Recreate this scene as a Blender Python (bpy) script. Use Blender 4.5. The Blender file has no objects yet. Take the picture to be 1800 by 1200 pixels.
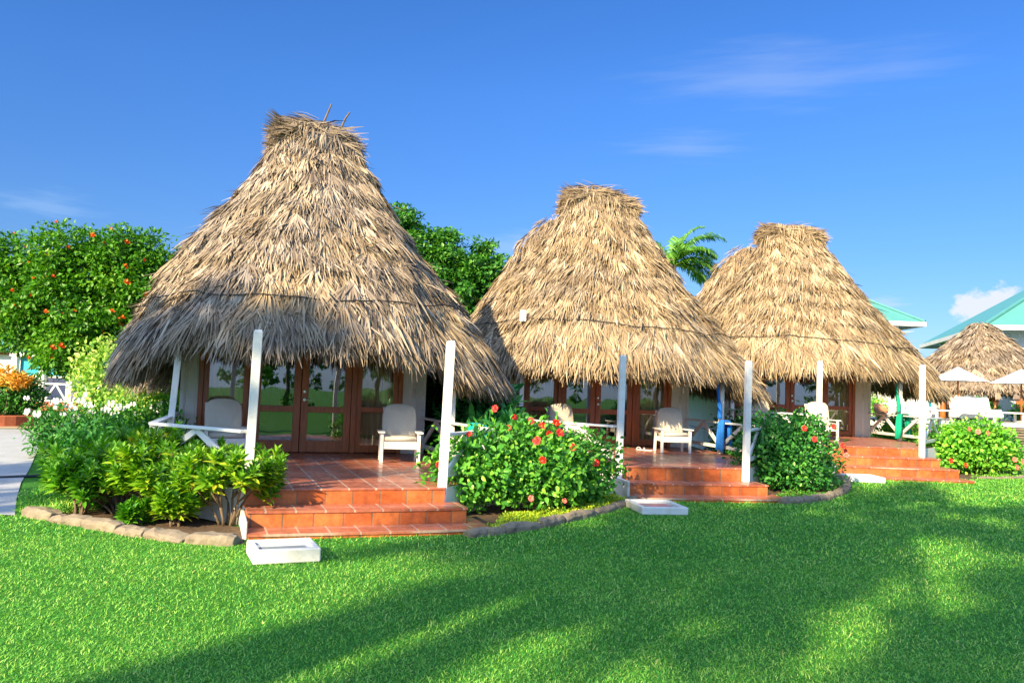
import bpy, math, random
import numpy as np
from mathutils import Vector, Matrix

random.seed(7)
SC = bpy.context.scene
COL = SC.collection
R = math.radians
PI = math.pi
SUN_AZ, SUN_EL = 33.0, 27.0        # light travels towards azimuth 33 deg (from +Y to +X), sun 27 deg up
EYE = 1.55


def rng(s):
    return np.random.default_rng(s)


def gz(x, y):
    """height of the ground: a slight rise towards the far cottage"""
    t = np.clip((np.asarray(y, float) - 12.6) / 3.0, 0, 1)
    return 0.08 * t * t * (3 - 2 * t)


# ------------------------------------------------------------------ object helpers
def tag(o, label=None, cat=None, group=None, kind=None):
    if label: o['label'] = label
    if cat: o['category'] = cat
    if group: o['group'] = group
    if kind: o['kind'] = kind
    return o


def empty(name, loc=(0, 0, 0), rz=0.0):
    o = bpy.data.objects.new(name, None)
    o.empty_display_size = .3
    COL.objects.link(o)
    o.location = loc
    o.rotation_euler = (0, 0, rz)
    return o


def link_mesh(name, me, mats, parent=None):
    for m in (mats if isinstance(mats, (list, tuple)) else [mats]):
        me.materials.append(m)
    o = bpy.data.objects.new(name, me)
    COL.objects.link(o)
    if parent is not None: o.parent = parent
    return o


def copy_tree(o, parent=None):
    c = o.copy()
    COL.objects.link(c)
    c.parent = parent
    for ch in list(o.children): copy_tree(ch, c)
    return c


def np_mesh(name, V, F, mats, parent=None, rnd=None, smooth=False, midx=None):
    """V (n,3); F list of index arrays (m,k); rnd per-face float attribute"""
    V = np.asarray(V, np.float32)
    F = [np.asarray(f, np.int32) for f in F if len(f)]
    me = bpy.data.meshes.new(name)
    me.vertices.add(len(V))
    me.vertices.foreach_set('co', V.ravel())
    tot = np.concatenate([np.full(len(f), f.shape[1], np.int32) for f in F])
    loops = np.concatenate([f.ravel() for f in F])
    me.loops.add(len(loops))
    me.loops.foreach_set('vertex_index', loops)
    me.polygons.add(len(tot))
    st = np.zeros(len(tot), np.int32)
    st[1:] = np.cumsum(tot)[:-1]
    me.polygons.foreach_set('loop_start', st)
    me.polygons.foreach_set('loop_total', tot)
    if midx is not None: me.polygons.foreach_set('material_index', np.asarray(midx, np.int32))
    if smooth: me.polygons.foreach_set('use_smooth', np.ones(len(tot), bool))
    me.update(calc_edges=True)
    if rnd is not None:
        a = me.attributes.new('rnd', 'FLOAT', 'FACE')
        a.data.foreach_set('value', np.asarray(rnd, np.float32))
    return link_mesh(name, me, mats, parent)


class MB:
    """collects boxes, bars, tubes and prisms into ONE mesh"""
    def __init__(s):
        s.v, s.f, s.m = [], [], []

    def add(s, vs, fs, m=0):
        b = len(s.v)
        s.v += [tuple(v) for v in vs]
        s.f += [tuple(i + b for i in f) for f in fs]
        s.m += [m] * len(fs)

    def box(s, a, b, m=0):
        x0, y0, z0 = a; x1, y1, z1 = b
        s.add([(x0, y0, z0), (x1, y0, z0), (x1, y1, z0), (x0, y1, z0), (x0, y0, z1), (x1, y0, z1), (x1, y1, z1), (x0, y1, z1)],
              [(0, 3, 2, 1), (4, 5, 6, 7), (0, 1, 5, 4), (1, 2, 6, 5), (2, 3, 7, 6), (3, 0, 4, 7)], m)
        return s

    def bar(s, p, q, w, h, m=0, up=(0, 0, 1)):
        """rectangular bar from p to q, w wide sideways, h tall along up"""
        p, q, up = Vector(p), Vector(q), Vector(up)
        d = (q - p).normalized()
        if abs(d.dot(up)) > .98: up = Vector((0, 1, 0))
        sd = d.cross(up).normalized() * (w / 2)
        u = sd.cross(d).normalized() * (h / 2)
        vs = [p - sd - u, p + sd - u, p + sd + u, p - sd + u, q - sd - u, q + sd - u, q + sd + u, q - sd + u]
        s.add(vs, [(0, 1, 2, 3), (7, 6, 5, 4), (0, 4, 5, 1), (1, 5, 6, 2), (2, 6, 7, 3), (3, 7, 4, 0)], m)
        return s

    def tube(s, pts, rad, n=8, m=0, cap=True):
        pts = [Vector(p) for p in pts]
        rad = rad if isinstance(rad, (list, tuple)) else [rad] * len(pts)
        vs = []; ref = Vector((.13, .31, .94)).normalized()
        for i, p in enumerate(pts):
            d = (pts[min(i + 1, len(pts) - 1)] - pts[max(i - 1, 0)]).normalized()
            if abs(d.dot(ref)) > .95: ref = Vector((1, 0, 0))
            a = d.cross(ref).normalized(); b = d.cross(a)
            vs += [p + (a * math.cos(t) + b * math.sin(t)) * rad[i] for t in [2 * PI * k / n for k in range(n)]]
        fs = [(i * n + k, i * n + (k + 1) % n, (i + 1) * n + (k + 1) % n, (i + 1) * n + k) for i in range(len(pts) - 1) for k in range(n)]
        if cap:
            fs.append(tuple(range(n))[::-1]); fs.append(tuple((len(pts) - 1) * n + k for k in range(n)))
        s.add(vs, fs, m)
        return s

    def prism(s, poly, z0, z1, m_top=0, m_side=0, m_bot=None):
        n = len(poly)
        vs = [(x, y, z0) for x, y in poly] + [(x, y, z1) for x, y in poly]
        s.add(vs, [tuple(range(n, 2 * n))], m_top)
        b = len(s.v) - 2 * n
        fs = [(i + b, (i + 1) % n + b, (i + 1) % n + n + b, i + n + b) for i in range(n)]
        s.f += fs; s.m += [m_side] * n
        s.f.append(tuple(b + i for i in range(n))[::-1]); s.m.append(m_side if m_bot is None else m_bot)
        return s

    def lathe(s, prof, n=16, c=(0, 0), m=0):
        vs = [(c[0] + r * math.cos(2 * PI * k / n), c[1] + r * math.sin(2 * PI * k / n), z) for r, z in prof for k in range(n)]
        s.add(vs, [(i * n + k, i * n + (k + 1) % n, (i + 1) * n + (k + 1) % n, (i + 1) * n + k) for i in range(len(prof) - 1) for k in range(n)], m)
        return s

    def build(s, name, mats, parent=None, bevel=0, smooth=False, seg=2):
        me = bpy.data.meshes.new(name)
        me.from_pydata(s.v, [], s.f)
        me.polygons.foreach_set('material_index', s.m)
        if smooth: me.polygons.foreach_set('use_smooth', [True] * len(s.f))
        me.update()
        o = link_mesh(name, me, mats, parent)
        if bevel:
            b = o.modifiers.new('bevel', 'BEVEL'); b.width = bevel; b.segments = seg; b.limit_method = 'ANGLE'
        return o


# ------------------------------------------------------------------ materials
def new_mat(name):
    m = bpy.data.materials.new(name)
    m.use_nodes = True
    nt = m.node_tree
    for n in list(nt.nodes): nt.nodes.remove(n)
    return m, nt


def nd(nt, t, **kw):
    n = nt.nodes.new(t)
    for k, v in kw.items():
        if k.startswith('i_'):
            key = k[2:]
            n.inputs[int(key) if key.isdigit() else key.replace('_', ' ')].default_value = v
        else: setattr(n, k, v)
    return n


def ramp(nt, stops):
    r = nd(nt, 'ShaderNodeValToRGB')
    e = r.color_ramp.elements
    while len(e) < len(stops): e.new(.5)
    for el, (p, c) in zip(e, stops):
        el.position = p; el.color = (*c[:3], 1)
    return r


def plain(name, col, rough=.6, var=.15, scale=6, bump=.0, bscale=60, spec=.4, metal=0, stain=None, stain_scale=2.5, stain_lo=.52):
    """base colour varied by two noises, optional stains and bump"""
    m, nt = new_mat(name); L = nt.links.new
    co = nd(nt, 'ShaderNodeTexCoord')
    n1 = nd(nt, 'ShaderNodeTexNoise', i_Scale=scale, i_Detail=6.0, i_Roughness=.65)
    L(co.outputs['Object'], n1.inputs['Vector'])
    r = ramp(nt, [(.25, [c * (1 - var) for c in col]), (.75, [min(1, c * (1 + var)) for c in col])])
    L(n1.outputs['Fac'], r.inputs['Fac'])
    out_col = r.outputs['Color']
    if stain:
        n2 = nd(nt, 'ShaderNodeTexNoise', i_Scale=stain_scale, i_Detail=8.0, i_Roughness=.7)
        L(co.outputs['Object'], n2.inputs['Vector'])
        rr = ramp(nt, [(stain_lo, (0, 0, 0)), (stain_lo + .2, (1, 1, 1))])
        L(n2.outputs['Fac'], rr.inputs['Fac'])
        mx = nd(nt, 'ShaderNodeMix', data_type='RGBA'); mx.inputs[7].default_value = (*stain, 1)
        L(rr.outputs['Color'], mx.inputs[0]); L(out_col, mx.inputs[6]); out_col = mx.outputs[2]
    p = nd(nt, 'ShaderNodeBsdfPrincipled', i_Roughness=rough, i_Metallic=metal)
    p.inputs['Specular IOR Level'].default_value = spec
    L(out_col, p.inputs['Base Color'])
    if bump:
        n3 = nd(nt, 'ShaderNodeTexNoise', i_Scale=bscale, i_Detail=4.0)
        L(co.outputs['Object'], n3.inputs['Vector'])
        b = nd(nt, 'ShaderNodeBump', i_Strength=bump, i_Distance=.01)
        L(n3.outputs['Fac'], b.inputs['Height']); L(b.outputs['Normal'], p.inputs['Normal'])
    o = nd(nt, 'ShaderNodeOutputMaterial'); L(p.outputs[0], o.inputs[0])
    return m


def leaf_mat(name, stops, rough=.45, trans=.3, patch=None, pscale=1.2, spec=.35, gain=1.55):
    """per-leaf colours from the 'rnd' attribute, a share of translucency"""
    m, nt = new_mat(name); L = nt.links.new
    at = nd(nt, 'ShaderNodeAttribute', attribute_name='rnd')
    stops = [(q, [min(.85, v * gain) for v in c]) for q, c in stops]
    r = ramp(nt, stops)
    if patch:
        co = nd(nt, 'ShaderNodeTexCoord')
        n1 = nd(nt, 'ShaderNodeTexNoise', i_Scale=pscale, i_Detail=3.0)
        L(co.outputs['Object'], n1.inputs['Vector'])
        ma = nd(nt, 'ShaderNodeMath', operation='SUBTRACT', i_1=.5); L(n1.outputs['Fac'], ma.inputs[0])
        mb = nd(nt, 'ShaderNodeMath', operation='MULTIPLY_ADD', i_1=patch); L(ma.outputs[0], mb.inputs[0]); L(at.outputs['Fac'], mb.inputs[2])
        L(mb.outputs[0], r.inputs['Fac'])
    else: L(at.outputs['Fac'], r.inputs['Fac'])
    p = nd(nt, 'ShaderNodeBsdfPrincipled', i_Roughness=rough)
    p.inputs['Specular IOR Level'].default_value = spec
    L(r.outputs['Color'], p.inputs['Base Color'])
    o = nd(nt, 'ShaderNodeOutputMaterial')
    if trans:
        t = nd(nt, 'ShaderNodeBsdfTranslucent')
        hs = nd(nt, 'ShaderNodeHueSaturation', i_Saturation=1.1, i_Value=1.25)
        L(r.outputs['Color'], hs.inputs['Color']); L(hs.outputs[0], t.inputs['Color'])
        mx = nd(nt, 'ShaderNodeMixShader', i_0=trans)
        L(p.outputs[0], mx.inputs[1]); L(t.outputs[0], mx.inputs[2]); L(mx.outputs[0], o.inputs[0])
    else: L(p.outputs[0], o.inputs[0])
    return m


def tile_mat(name, base, alt, grout, bw, bh, rough=.3, offset=.0, axes='xy', mort=.012, var=.35, coat=.0):
    m, nt = new_mat(name); L = nt.links.new
    co = nd(nt, 'ShaderNodeTexCoord')
    src = co.outputs['Object']
    if axes == 'xz':
        sp = nd(nt, 'ShaderNodeSeparateXYZ'); L(src, sp.inputs[0])
        ad = nd(nt, 'ShaderNodeMath', operation='ADD'); L(sp.outputs[0], ad.inputs[0]); L(sp.outputs[1], ad.inputs[1])
        cb = nd(nt, 'ShaderNodeCombineXYZ'); L(ad.outputs[0], cb.inputs[0]); L(sp.outputs[2], cb.inputs[1])
        src = cb.outputs[0]
    br = nd(nt, 'ShaderNodeTexBrick', offset=offset, squash=1.0)
    br.inputs['Scale'].default_value = 1
    br.inputs['Mortar Size'].default_value = mort
    br.inputs['Mortar Smooth'].default_value = .3
    br.inputs['Bias'].default_value = 0
    br.inputs['Brick Width'].default_value = bw
    br.inputs['Row Height'].default_value = bh
    br.inputs['Color1'].default_value = (*base, 1); br.inputs['Color2'].default_value = (*alt, 1)
    br.inputs['Mortar'].default_value = (*grout, 1)
    L(src, br.inputs['Vector'])
    n1 = nd(nt, 'ShaderNodeTexNoise', i_Scale=9.0, i_Detail=7.0, i_Roughness=.7)
    L(co.outputs['Object'], n1.inputs['Vector'])
    r = ramp(nt, [(.3, (1 - var,) * 3), (.7, (1 + var * .6,) * 3)]); L(n1.outputs['Fac'], r.inputs['Fac'])
    mx = nd(nt, 'ShaderNodeMix', data_type='RGBA', blend_type='MULTIPLY'); mx.inputs[0].default_value = 1
    L(br.outputs['Color'], mx.inputs[6]); L(r.outputs['Color'], mx.inputs[7])
    p = nd(nt, 'ShaderNodeBsdfPrincipled', i_Roughness=rough)
    p.inputs['Coat Weight'].default_value = coat; p.inputs['Coat Roughness'].default_value = .12
    L(mx.outputs[2], p.inputs['Base Color'])
    n2 = nd(nt, 'ShaderNodeTexNoise', i_Scale=5.0, i_Detail=5.0); L(co.outputs['Object'], n2.inputs['Vector'])
    rr = ramp(nt, [(.3, (rough * .6,) * 3), (.7, (min(1, rough * 1.7),) * 3)]); L(n2.outputs['Fac'], rr.inputs['Fac']); L(rr.outputs['Color'], p.inputs['Roughness'])
    b = nd(nt, 'ShaderNodeBump', i_Strength=.35, i_Distance=.006, invert=True)
    L(br.outputs['Fac'], b.inputs['Height']); L(b.outputs['Normal'], p.inputs['Normal'])
    o = nd(nt, 'ShaderNodeOutputMaterial'); L(p.outputs[0], o.inputs[0])
    return m


def glass_mat(name, tint=(.55, .6, .58), refl=.3):
    m, nt = new_mat(name); L = nt.links.new
    tr = nd(nt, 'ShaderNodeBsdfTransparent'); tr.inputs[0].default_value = (*tint, 1)
    gl = nd(nt, 'ShaderNodeBsdfGlossy', i_Roughness=.015); gl.inputs[0].default_value = (.95, .97, 1, 1)
    co = nd(nt, 'ShaderNodeTexCoord')
    n1 = nd(nt, 'ShaderNodeTexNoise', i_Scale=2.2, i_Detail=1.0); L(co.outputs['Object'], n1.inputs['Vector'])
    b = nd(nt, 'ShaderNodeBump', i_Strength=.06, i_Distance=.02); L(n1.outputs['Fac'], b.inputs['Height']); L(b.outputs['Normal'], gl.inputs['Normal'])
    mx = nd(nt, 'ShaderNodeMixShader', i_0=refl)
    L(tr.outputs[0], mx.inputs[1]); L(gl.outputs[0], mx.inputs[2])
    o = nd(nt, 'ShaderNodeOutputMaterial'); L(mx.outputs[0], o.inputs[0])
    return m


def wood_mat(name, col, rough=.4, dark=.55, scale=(30, 30, 3)):
    m, nt = new_mat(name); L = nt.links.new
    co = nd(nt, 'ShaderNodeTexCoord'); mp = nd(nt, 'ShaderNodeMapping'); mp.inputs['Scale'].default_value = scale
    L(co.outputs['Object'], mp.inputs['Vector'])
    n1 = nd(nt, 'ShaderNodeTexNoise', i_Scale=1.0, i_Detail=5.0, i_Distortion=.6); L(mp.outputs[0], n1.inputs['Vector'])
    r = ramp(nt, [(.3, [c * dark for c in col]), (.7, col)]); L(n1.outputs['Fac'], r.inputs['Fac'])
    p = nd(nt, 'ShaderNodeBsdfPrincipled', i_Roughness=rough); L(r.outputs['Color'], p.inputs['Base Color'])
    b = nd(nt, 'ShaderNodeBump', i_Strength=.15, i_Distance=.004); L(n1.outputs['Fac'], b.inputs['Height']); L(b.outputs['Normal'], p.inputs['Normal'])
    o = nd(nt, 'ShaderNodeOutputMaterial'); L(p.outputs[0], o.inputs[0])
    return m


def siding_mat(name, col, pitch=.14, rough=.55):
    """painted vertical boards: fine grooves along local z"""
    m, nt = new_mat(name); L = nt.links.new
    co = nd(nt, 'ShaderNodeTexCoord'); sp = nd(nt, 'ShaderNodeSeparateXYZ'); L(co.outputs['Object'], sp.inputs[0])
    ad = nd(nt, 'ShaderNodeMath', operation='ADD'); L(sp.outputs[0], ad.inputs[0]); L(sp.outputs[1], ad.inputs[1])
    dv = nd(nt, 'ShaderNodeMath', operation='DIVIDE', i_1=pitch); L(ad.outputs[0], dv.inputs[0])
    fr = nd(nt, 'ShaderNodeMath', operation='FRACT'); L(dv.outputs[0], fr.inputs[0])
    g = ramp(nt, [(.0, (0, 0, 0)), (.06, (1, 1, 1)), (.94, (1, 1, 1)), (1, (0, 0, 0))]); L(fr.outputs[0], g.inputs['Fac'])
    n1 = nd(nt, 'ShaderNodeTexNoise', i_Scale=4.0, i_Detail=6.0, i_Roughness=.7); L(co.outputs['Object'], n1.inputs['Vector'])
    r = ramp(nt, [(.25, [c * .86 for c in col]), (.7, col)]); L(n1.outputs['Fac'], r.inputs['Fac'])
    p = nd(nt, 'ShaderNodeBsdfPrincipled', i_Roughness=rough); L(r.outputs['Color'], p.inputs['Base Color'])
    b = nd(nt, 'ShaderNodeBump', i_Strength=.6, i_Distance=.008); L(g.outputs['Color'], b.inputs['Height']); L(b.outputs['Normal'], p.inputs['Normal'])
    o = nd(nt, 'ShaderNodeOutputMaterial'); L(p.outputs[0], o.inputs[0])
    return m


def thatch_mat(name, grey=.5, seed=0.0, straw=None):
    """dry palm leaf: each leaf its own tone, grey weathered patches over straw"""
    m, nt = new_mat(name); L = nt.links.new
    at = nd(nt, 'ShaderNodeAttribute', attribute_name='rnd')
    co = nd(nt, 'ShaderNodeTexCoord')
    mp = nd(nt, 'ShaderNodeMapping'); mp.inputs['Location'].default_value = (seed, seed * 1.7, seed * .3); mp.inputs['Scale'].default_value = (1, 1, 1.5)
    L(co.outputs['Object'], mp.inputs['Vector'])
    n1 = nd(nt, 'ShaderNodeTexNoise', i_Scale=.75, i_Detail=5.0, i_Roughness=.6); L(mp.outputs[0], n1.inputs['Vector'])
    a = ramp(nt, straw or [(0, (.12, .078, .042)), (.18, (.21, .142, .078)), (.5, (.31, .226, .128)), (.8, (.42, .322, .20)), (1, (.56, .46, .32))])
    b = ramp(nt, [(0, (.078, .062, .052)), (.25, (.155, .125, .102)), (.6, (.25, .205, .17)), (1, (.41, .355, .30))])
    L(at.outputs['Fac'], a.inputs['Fac']); L(at.outputs['Fac'], b.inputs['Fac'])
    k = ramp(nt, [(.5 - .35 * grey, (0, 0, 0)), (.78 - .35 * grey, (1, 1, 1))]); L(n1.outputs['Fac'], k.inputs['Fac'])
    mu = nd(nt, 'ShaderNodeMath', operation='MULTIPLY', i_1=min(1, grey + .25)); L(k.outputs['Color'], mu.inputs[0])
    mx = nd(nt, 'ShaderNodeMix', data_type='RGBA'); L(mu.outputs[0], mx.inputs[0]); L(a.outputs['Color'], mx.inputs[6]); L(b.outputs['Color'], mx.inputs[7])
    p = nd(nt, 'ShaderNodeBsdfPrincipled', i_Roughness=.62); p.inputs['Specular IOR Level'].default_value = .25
    L(mx.outputs[2], p.inputs['Base Color'])
    o = nd(nt, 'ShaderNodeOutputMaterial'); L(p.outputs[0], o.inputs[0])
    return m


M = {}
M['white'] = plain('white_paint', (.70, .70, .68), .45, .06, 9, bump=.08, bscale=40, stain=(.50, .47, .40), stain_lo=.52)
M['board'] = siding_mat('white_board_siding', (.68, .68, .64))
M['plaster'] = plain('white_plaster', (.70, .69, .65), .8, .08, 3, bump=.15, stain=(.36, .34, .29), stain_lo=.54)
M['floor'] = tile_mat('clay_floor_tile', (.36, .105, .058), (.46, .15, .085), (.48, .33, .25), .30, .30, .32, var=.45, coat=.12)
M['riser'] = tile_mat('clay_riser_tile', (.40, .088, .02), (.52, .155, .042), (.20, .11, .065), .30, 9.0, .38, axes='xz', var=.45, mort=.010)
M['mahogany'] = wood_mat('mahogany_wood', (.44, .13, .04), .35)
M['glass'] = glass_mat('door_glass', (.55, .57, .54), .165)
M['glass_side'] = glass_mat('sidelight_glass', (.85, .85, .80), .11)
M['curtain'] = plain('curtain_cloth', (.66, .58, .40), .9, .1, 4)
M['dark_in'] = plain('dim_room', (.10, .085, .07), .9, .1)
M['metal'] = plain('satin_metal', (.62, .61, .58), .25, .05, metal=1)
M['black'] = plain('black_wire', (.02, .018, .016), .6, .1)
M['cushion'] = plain('beige_cushion_cloth', (.54, .50, .42), .9, .10, 5, bump=.25, bscale=180)
M['blue_cloth'] = plain('blue_towel_cloth', (.012, .15, .55), .9, .25, 8, bump=.4, bscale=150)
M['green_cloth'] = plain('green_towel_cloth', (.0, .32, .20), .9, .25, 8, bump=.4, bscale=150)
M['teal_cloth'] = plain('teal_towel_cloth', (.0, .30, .25), .9, .25, 8, bump=.4, bscale=150)
M['stone'] = plain('kerb_stone', (.23, .185, .13), .9, .35, 7, bump=.6, bscale=25, stain=(.08, .09, .05), stain_lo=.55)
M['soil'] = plain('bed_soil', (.085, .052, .03), .95, .5, 12, bump=.8, bscale=40, stain=(.20, .13, .07), stain_scale=30, stain_lo=.56)
M['bark'] = plain('shrub_bark', (.15, .11, .07), .9, .35, 14, bump=.5, bscale=50)
M['trunk'] = plain('tree_bark', (.16, .13, .10), .9, .4, 8, bump=.7, bscale=25)
M['path'] = plain('pale_path_concrete', (.36, .37, .39), .85, .12, 2, bump=.3, bscale=30, stain=(.29, .29, .29), stain_scale=1.4)
M['brick'] = plain('red_brick', (.34, .10, .05), .8, .3, 6, bump=.4)
M['teal_roof'] = plain('turquoise_metal_roof', (.085, .29, .275), .4, .10, 2)
M['blue_panel'] = plain('turquoise_shutter', (.01, .30, .42), .5, .15, 3)
M['house'] = plain('white_house_wall', (.74, .74, .72), .7, .06, 2)
M['grey_house'] = plain('pale_blue_house_wall', (.48, .54, .60), .7, .06, 2)
M['orange_wood'] = wood_mat('orange_varnished_wood', (.45, .15, .03), .4)
M['deck'] = plain('grey_deck_board', (.33, .31, .28), .75, .2, 4)
M['sofa'] = plain('white_sofa_cloth', (.78, .76, .72), .9, .06, 4)
M['umbrella'] = plain('white_umbrella_canvas', (.74, .75, .77), .8, .05, 3)
M['wicker'] = plain('brown_wicker', (.46, .20, .10), .7, .3, 40, bump=.5)
M['water'] = plain('basin_water', (.30, .34, .36), .05, .05)
M['petal'] = plain('red_petal', (.72, .018, .012), .5, .25, 30)
M['petal_pale'] = plain('coral_petal', (.85, .17, .12), .5, .25, 30)
M['stamen'] = plain('yellow_stamen', (.75, .38, .05), .6, .2)
M['orange_fl'] = plain('orange_blossom', (.85, .19, .02), .55, .25, 20)
M['white_fl'] = plain('white_blossom', (.80, .78, .84), .6, .06)
M['hose'] = plain('dark_hose', (.03, .035, .05), .5, .1)

G_HIB = [(0, (.016, .08, .012)), (.35, (.045, .18, .018)), (.7, (.10, .29, .03)), (1, (.22, .42, .05))]
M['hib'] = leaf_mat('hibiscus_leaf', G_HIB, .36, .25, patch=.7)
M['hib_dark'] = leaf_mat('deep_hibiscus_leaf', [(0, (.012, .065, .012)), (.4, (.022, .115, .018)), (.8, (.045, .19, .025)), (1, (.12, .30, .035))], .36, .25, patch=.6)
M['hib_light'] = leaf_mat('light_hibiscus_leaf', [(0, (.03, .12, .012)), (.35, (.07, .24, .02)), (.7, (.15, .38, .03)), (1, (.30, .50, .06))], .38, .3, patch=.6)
M['croton'] = leaf_mat('croton_leaf', [(0, (.03, .11, .008)), (.3, (.08, .22, .012)), (.6, (.19, .35, .018)), (.82, (.38, .44, .025)), (1, (.58, .40, .04))], .34, .3, patch=.5, pscale=2.5, gain=1.45)
M['croton_green'] = leaf_mat('green_croton_leaf', [(0, (.02, .09, .008)), (.35, (.06, .20, .012)), (.7, (.13, .30, .018)), (.9, (.26, .37, .03)), (1, (.5, .33, .05))], .36, .3, patch=.5, pscale=2.5)
M['shrub'] = leaf_mat('dark_shrub_leaf', [(0, (.012, .07, .012)), (.5, (.028, .13, .018)), (1, (.075, .24, .03))], .42, .25, patch=.6)
M['vine'] = leaf_mat('pale_variegated_leaf', [(0, (.04, .12, .015)), (.35, (.12, .26, .03)), (.7, (.30, .42, .07)), (1, (.58, .58, .22))], .45, .35, patch=.7, pscale=.9)
M['tree'] = leaf_mat('broad_tree_leaf', [(0, (.02, .085, .006)), (.4, (.045, .165, .010)), (.75, (.095, .26, .016)), (1, (.19, .36, .03))], .4, .3, patch=.8, pscale=.9, gain=1.25)
M['tree_dark'] = leaf_mat('deep_tree_leaf', [(0, (.012, .06, .008)), (.5, (.03, .12, .012)), (1, (.09, .24, .025))], .4, .25, patch=.7, pscale=.9)
M['palm'] = leaf_mat('palm_leaflet', [(0, (.03, .11, .012)), (.5, (.08, .22, .025)), (1, (.22, .38, .06))], .4, .3)
M['big_leaf'] = leaf_mat('broad_tropical_leaf', [(0, (.008, .05, .012)), (.5, (.018, .10, .022)), (1, (.05, .20, .03))], .4, .25, gain=2.2)
M['grass'] = leaf_mat('grass_blade', [(0, (.012, .085, .012)), (.3, (.04, .19, .025)), (.65, (.145, .30, .04)), (.9, (.25, .38, .075)), (1, (.36, .36, .13))], .42, .35, patch=.6, pscale=.9, gain=2.0)
M['cover'] = leaf_mat('yellow_groundcover_leaf', [(0, (.09, .20, .01)), (.5, (.26, .38, .02)), (1, (.50, .52, .05))], .5, .3)


def lawn_mat():
    m, nt = new_mat('lawn_turf'); L = nt.links.new
    co = nd(nt, 'ShaderNodeTexCoord')
    n1 = nd(nt, 'ShaderNodeTexNoise', i_Scale=.5, i_Detail=6.0, i_Roughness=.7); L(co.outputs['Object'], n1.inputs['Vector'])
    n2 = nd(nt, 'ShaderNodeTexNoise', i_Scale=45.0, i_Detail=4.0, i_Roughness=.7); L(co.outputs['Object'], n2.inputs['Vector'])
    a = ramp(nt, [(.3, (.022, .11, .012)), (.55, (.05, .2, .022)), (.75, (.13, .31, .04))]); L(n2.outputs['Fac'], a.inputs['Fac'])
    r = ramp(nt, [(.3, (.8, .85, .8)), (.7, (1.15, 1.1, 1.0))]); L(n1.outputs['Fac'], r.inputs['Fac'])
    mx = nd(nt, 'ShaderNodeMix', data_type='RGBA', blend_type='MULTIPLY'); mx.inputs[0].default_value = 1
    L(a.outputs['Color'], mx.inputs[6]); L(r.outputs['Color'], mx.inputs[7])
    p = nd(nt, 'ShaderNodeBsdfPrincipled', i_Roughness=.8); p.inputs['Specular IOR Level'].default_value = .15
    L(mx.outputs[2], p.inputs['Base Color'])
    b = nd(nt, 'ShaderNodeBump', i_Strength=.8, i_Distance=.03); L(n2.outputs['Fac'], b.inputs['Height']); L(b.outputs['Normal'], p.inputs['Normal'])
    o = nd(nt, 'ShaderNodeOutputMaterial'); L(p.outputs[0], o.inputs[0])
    return m


M['lawn'] = lawn_mat()

# ------------------------------------------------------------------ cottages: pose in the garden
CX = {0: (-1.7576, 9.1743, .3497, .3798), 1: (2.6895, 12.8779, .176, .4213), 2: (7.2934, 16.7335, -.0107, .6314)}


def W(k, u, v, z=0.0):
    """a point of cottage k given in its own frame (u right, v back, z above the porch floor)"""
    x, y, r, zf = CX[k]
    c, s = math.cos(r), math.sin(r)
    return (x + u * c - v * s, y + u * s + v * c, zf + z)


# ------------------------------------------------------------------ thatched roof
PZ = np.array([-.2, .6, 1.0, 1.35, 1.80, 2.55, 3.25, 4.0, 4.4, 4.8, 5.15, 5.5])
PR = np.array([4.2, 3.95, 3.80, 3.60, 3.30, 2.72, 2.06, 1.45, 1.19, .92, .68, .56])
PL = np.array([3.5, 3.25, 3.10, 2.95, 2.78, 2.38, 1.93, 1.34, 1.06, .84, .72, .64])
PF = np.array([4.1, 3.75, 3.55, 3.36, 3.12, 2.62, 2.02, 1.40, 1.08, .76, .50, .36])


def roof_fn(sr, sl, sf, cv):
    def S(th, z):
        c, s = np.cos(th), np.sin(th)
        a = np.where(c > 0, np.interp(z, PZ, PR) * sr, np.interp(z, PZ, PL) * sl)
        b = np.interp(z, PZ, PF) * sf
        ph = .045 * np.sin(3 * th + 1.3 * z) + .03 * np.sin(7 * th + 2.1 * z) + .016 * np.sin(15 * th - 4.0 * z) + .012 * np.sin(26 * th + 6.5 * z)
        e = np.minimum(z, 3) / 3
        return np.stack([a * c * (1 + ph * e * .6), cv - b * s * (1 + ph * e * .6), z + 0 * th], -1)
    return S


def eave_fn(hi, lo, ur, ul):
    def E(th):
        th = np.asarray(th, float)
        u = np.where(np.cos(th) > 0, 3.45, 2.95) * np.cos(th)
        t = np.where(u > 0, np.clip((u - ur) / .45, 0, 1), np.clip((-u - ul) / .9, 0, 1))
        t = t * t * (3 - 2 * t)
        t = np.where(np.sin(th) < 0, 1, t)
        return hi + (lo - hi) * t + .035 * np.sin(9 * th) + .03 * np.sin(23 * th + 1)
    return E


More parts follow.
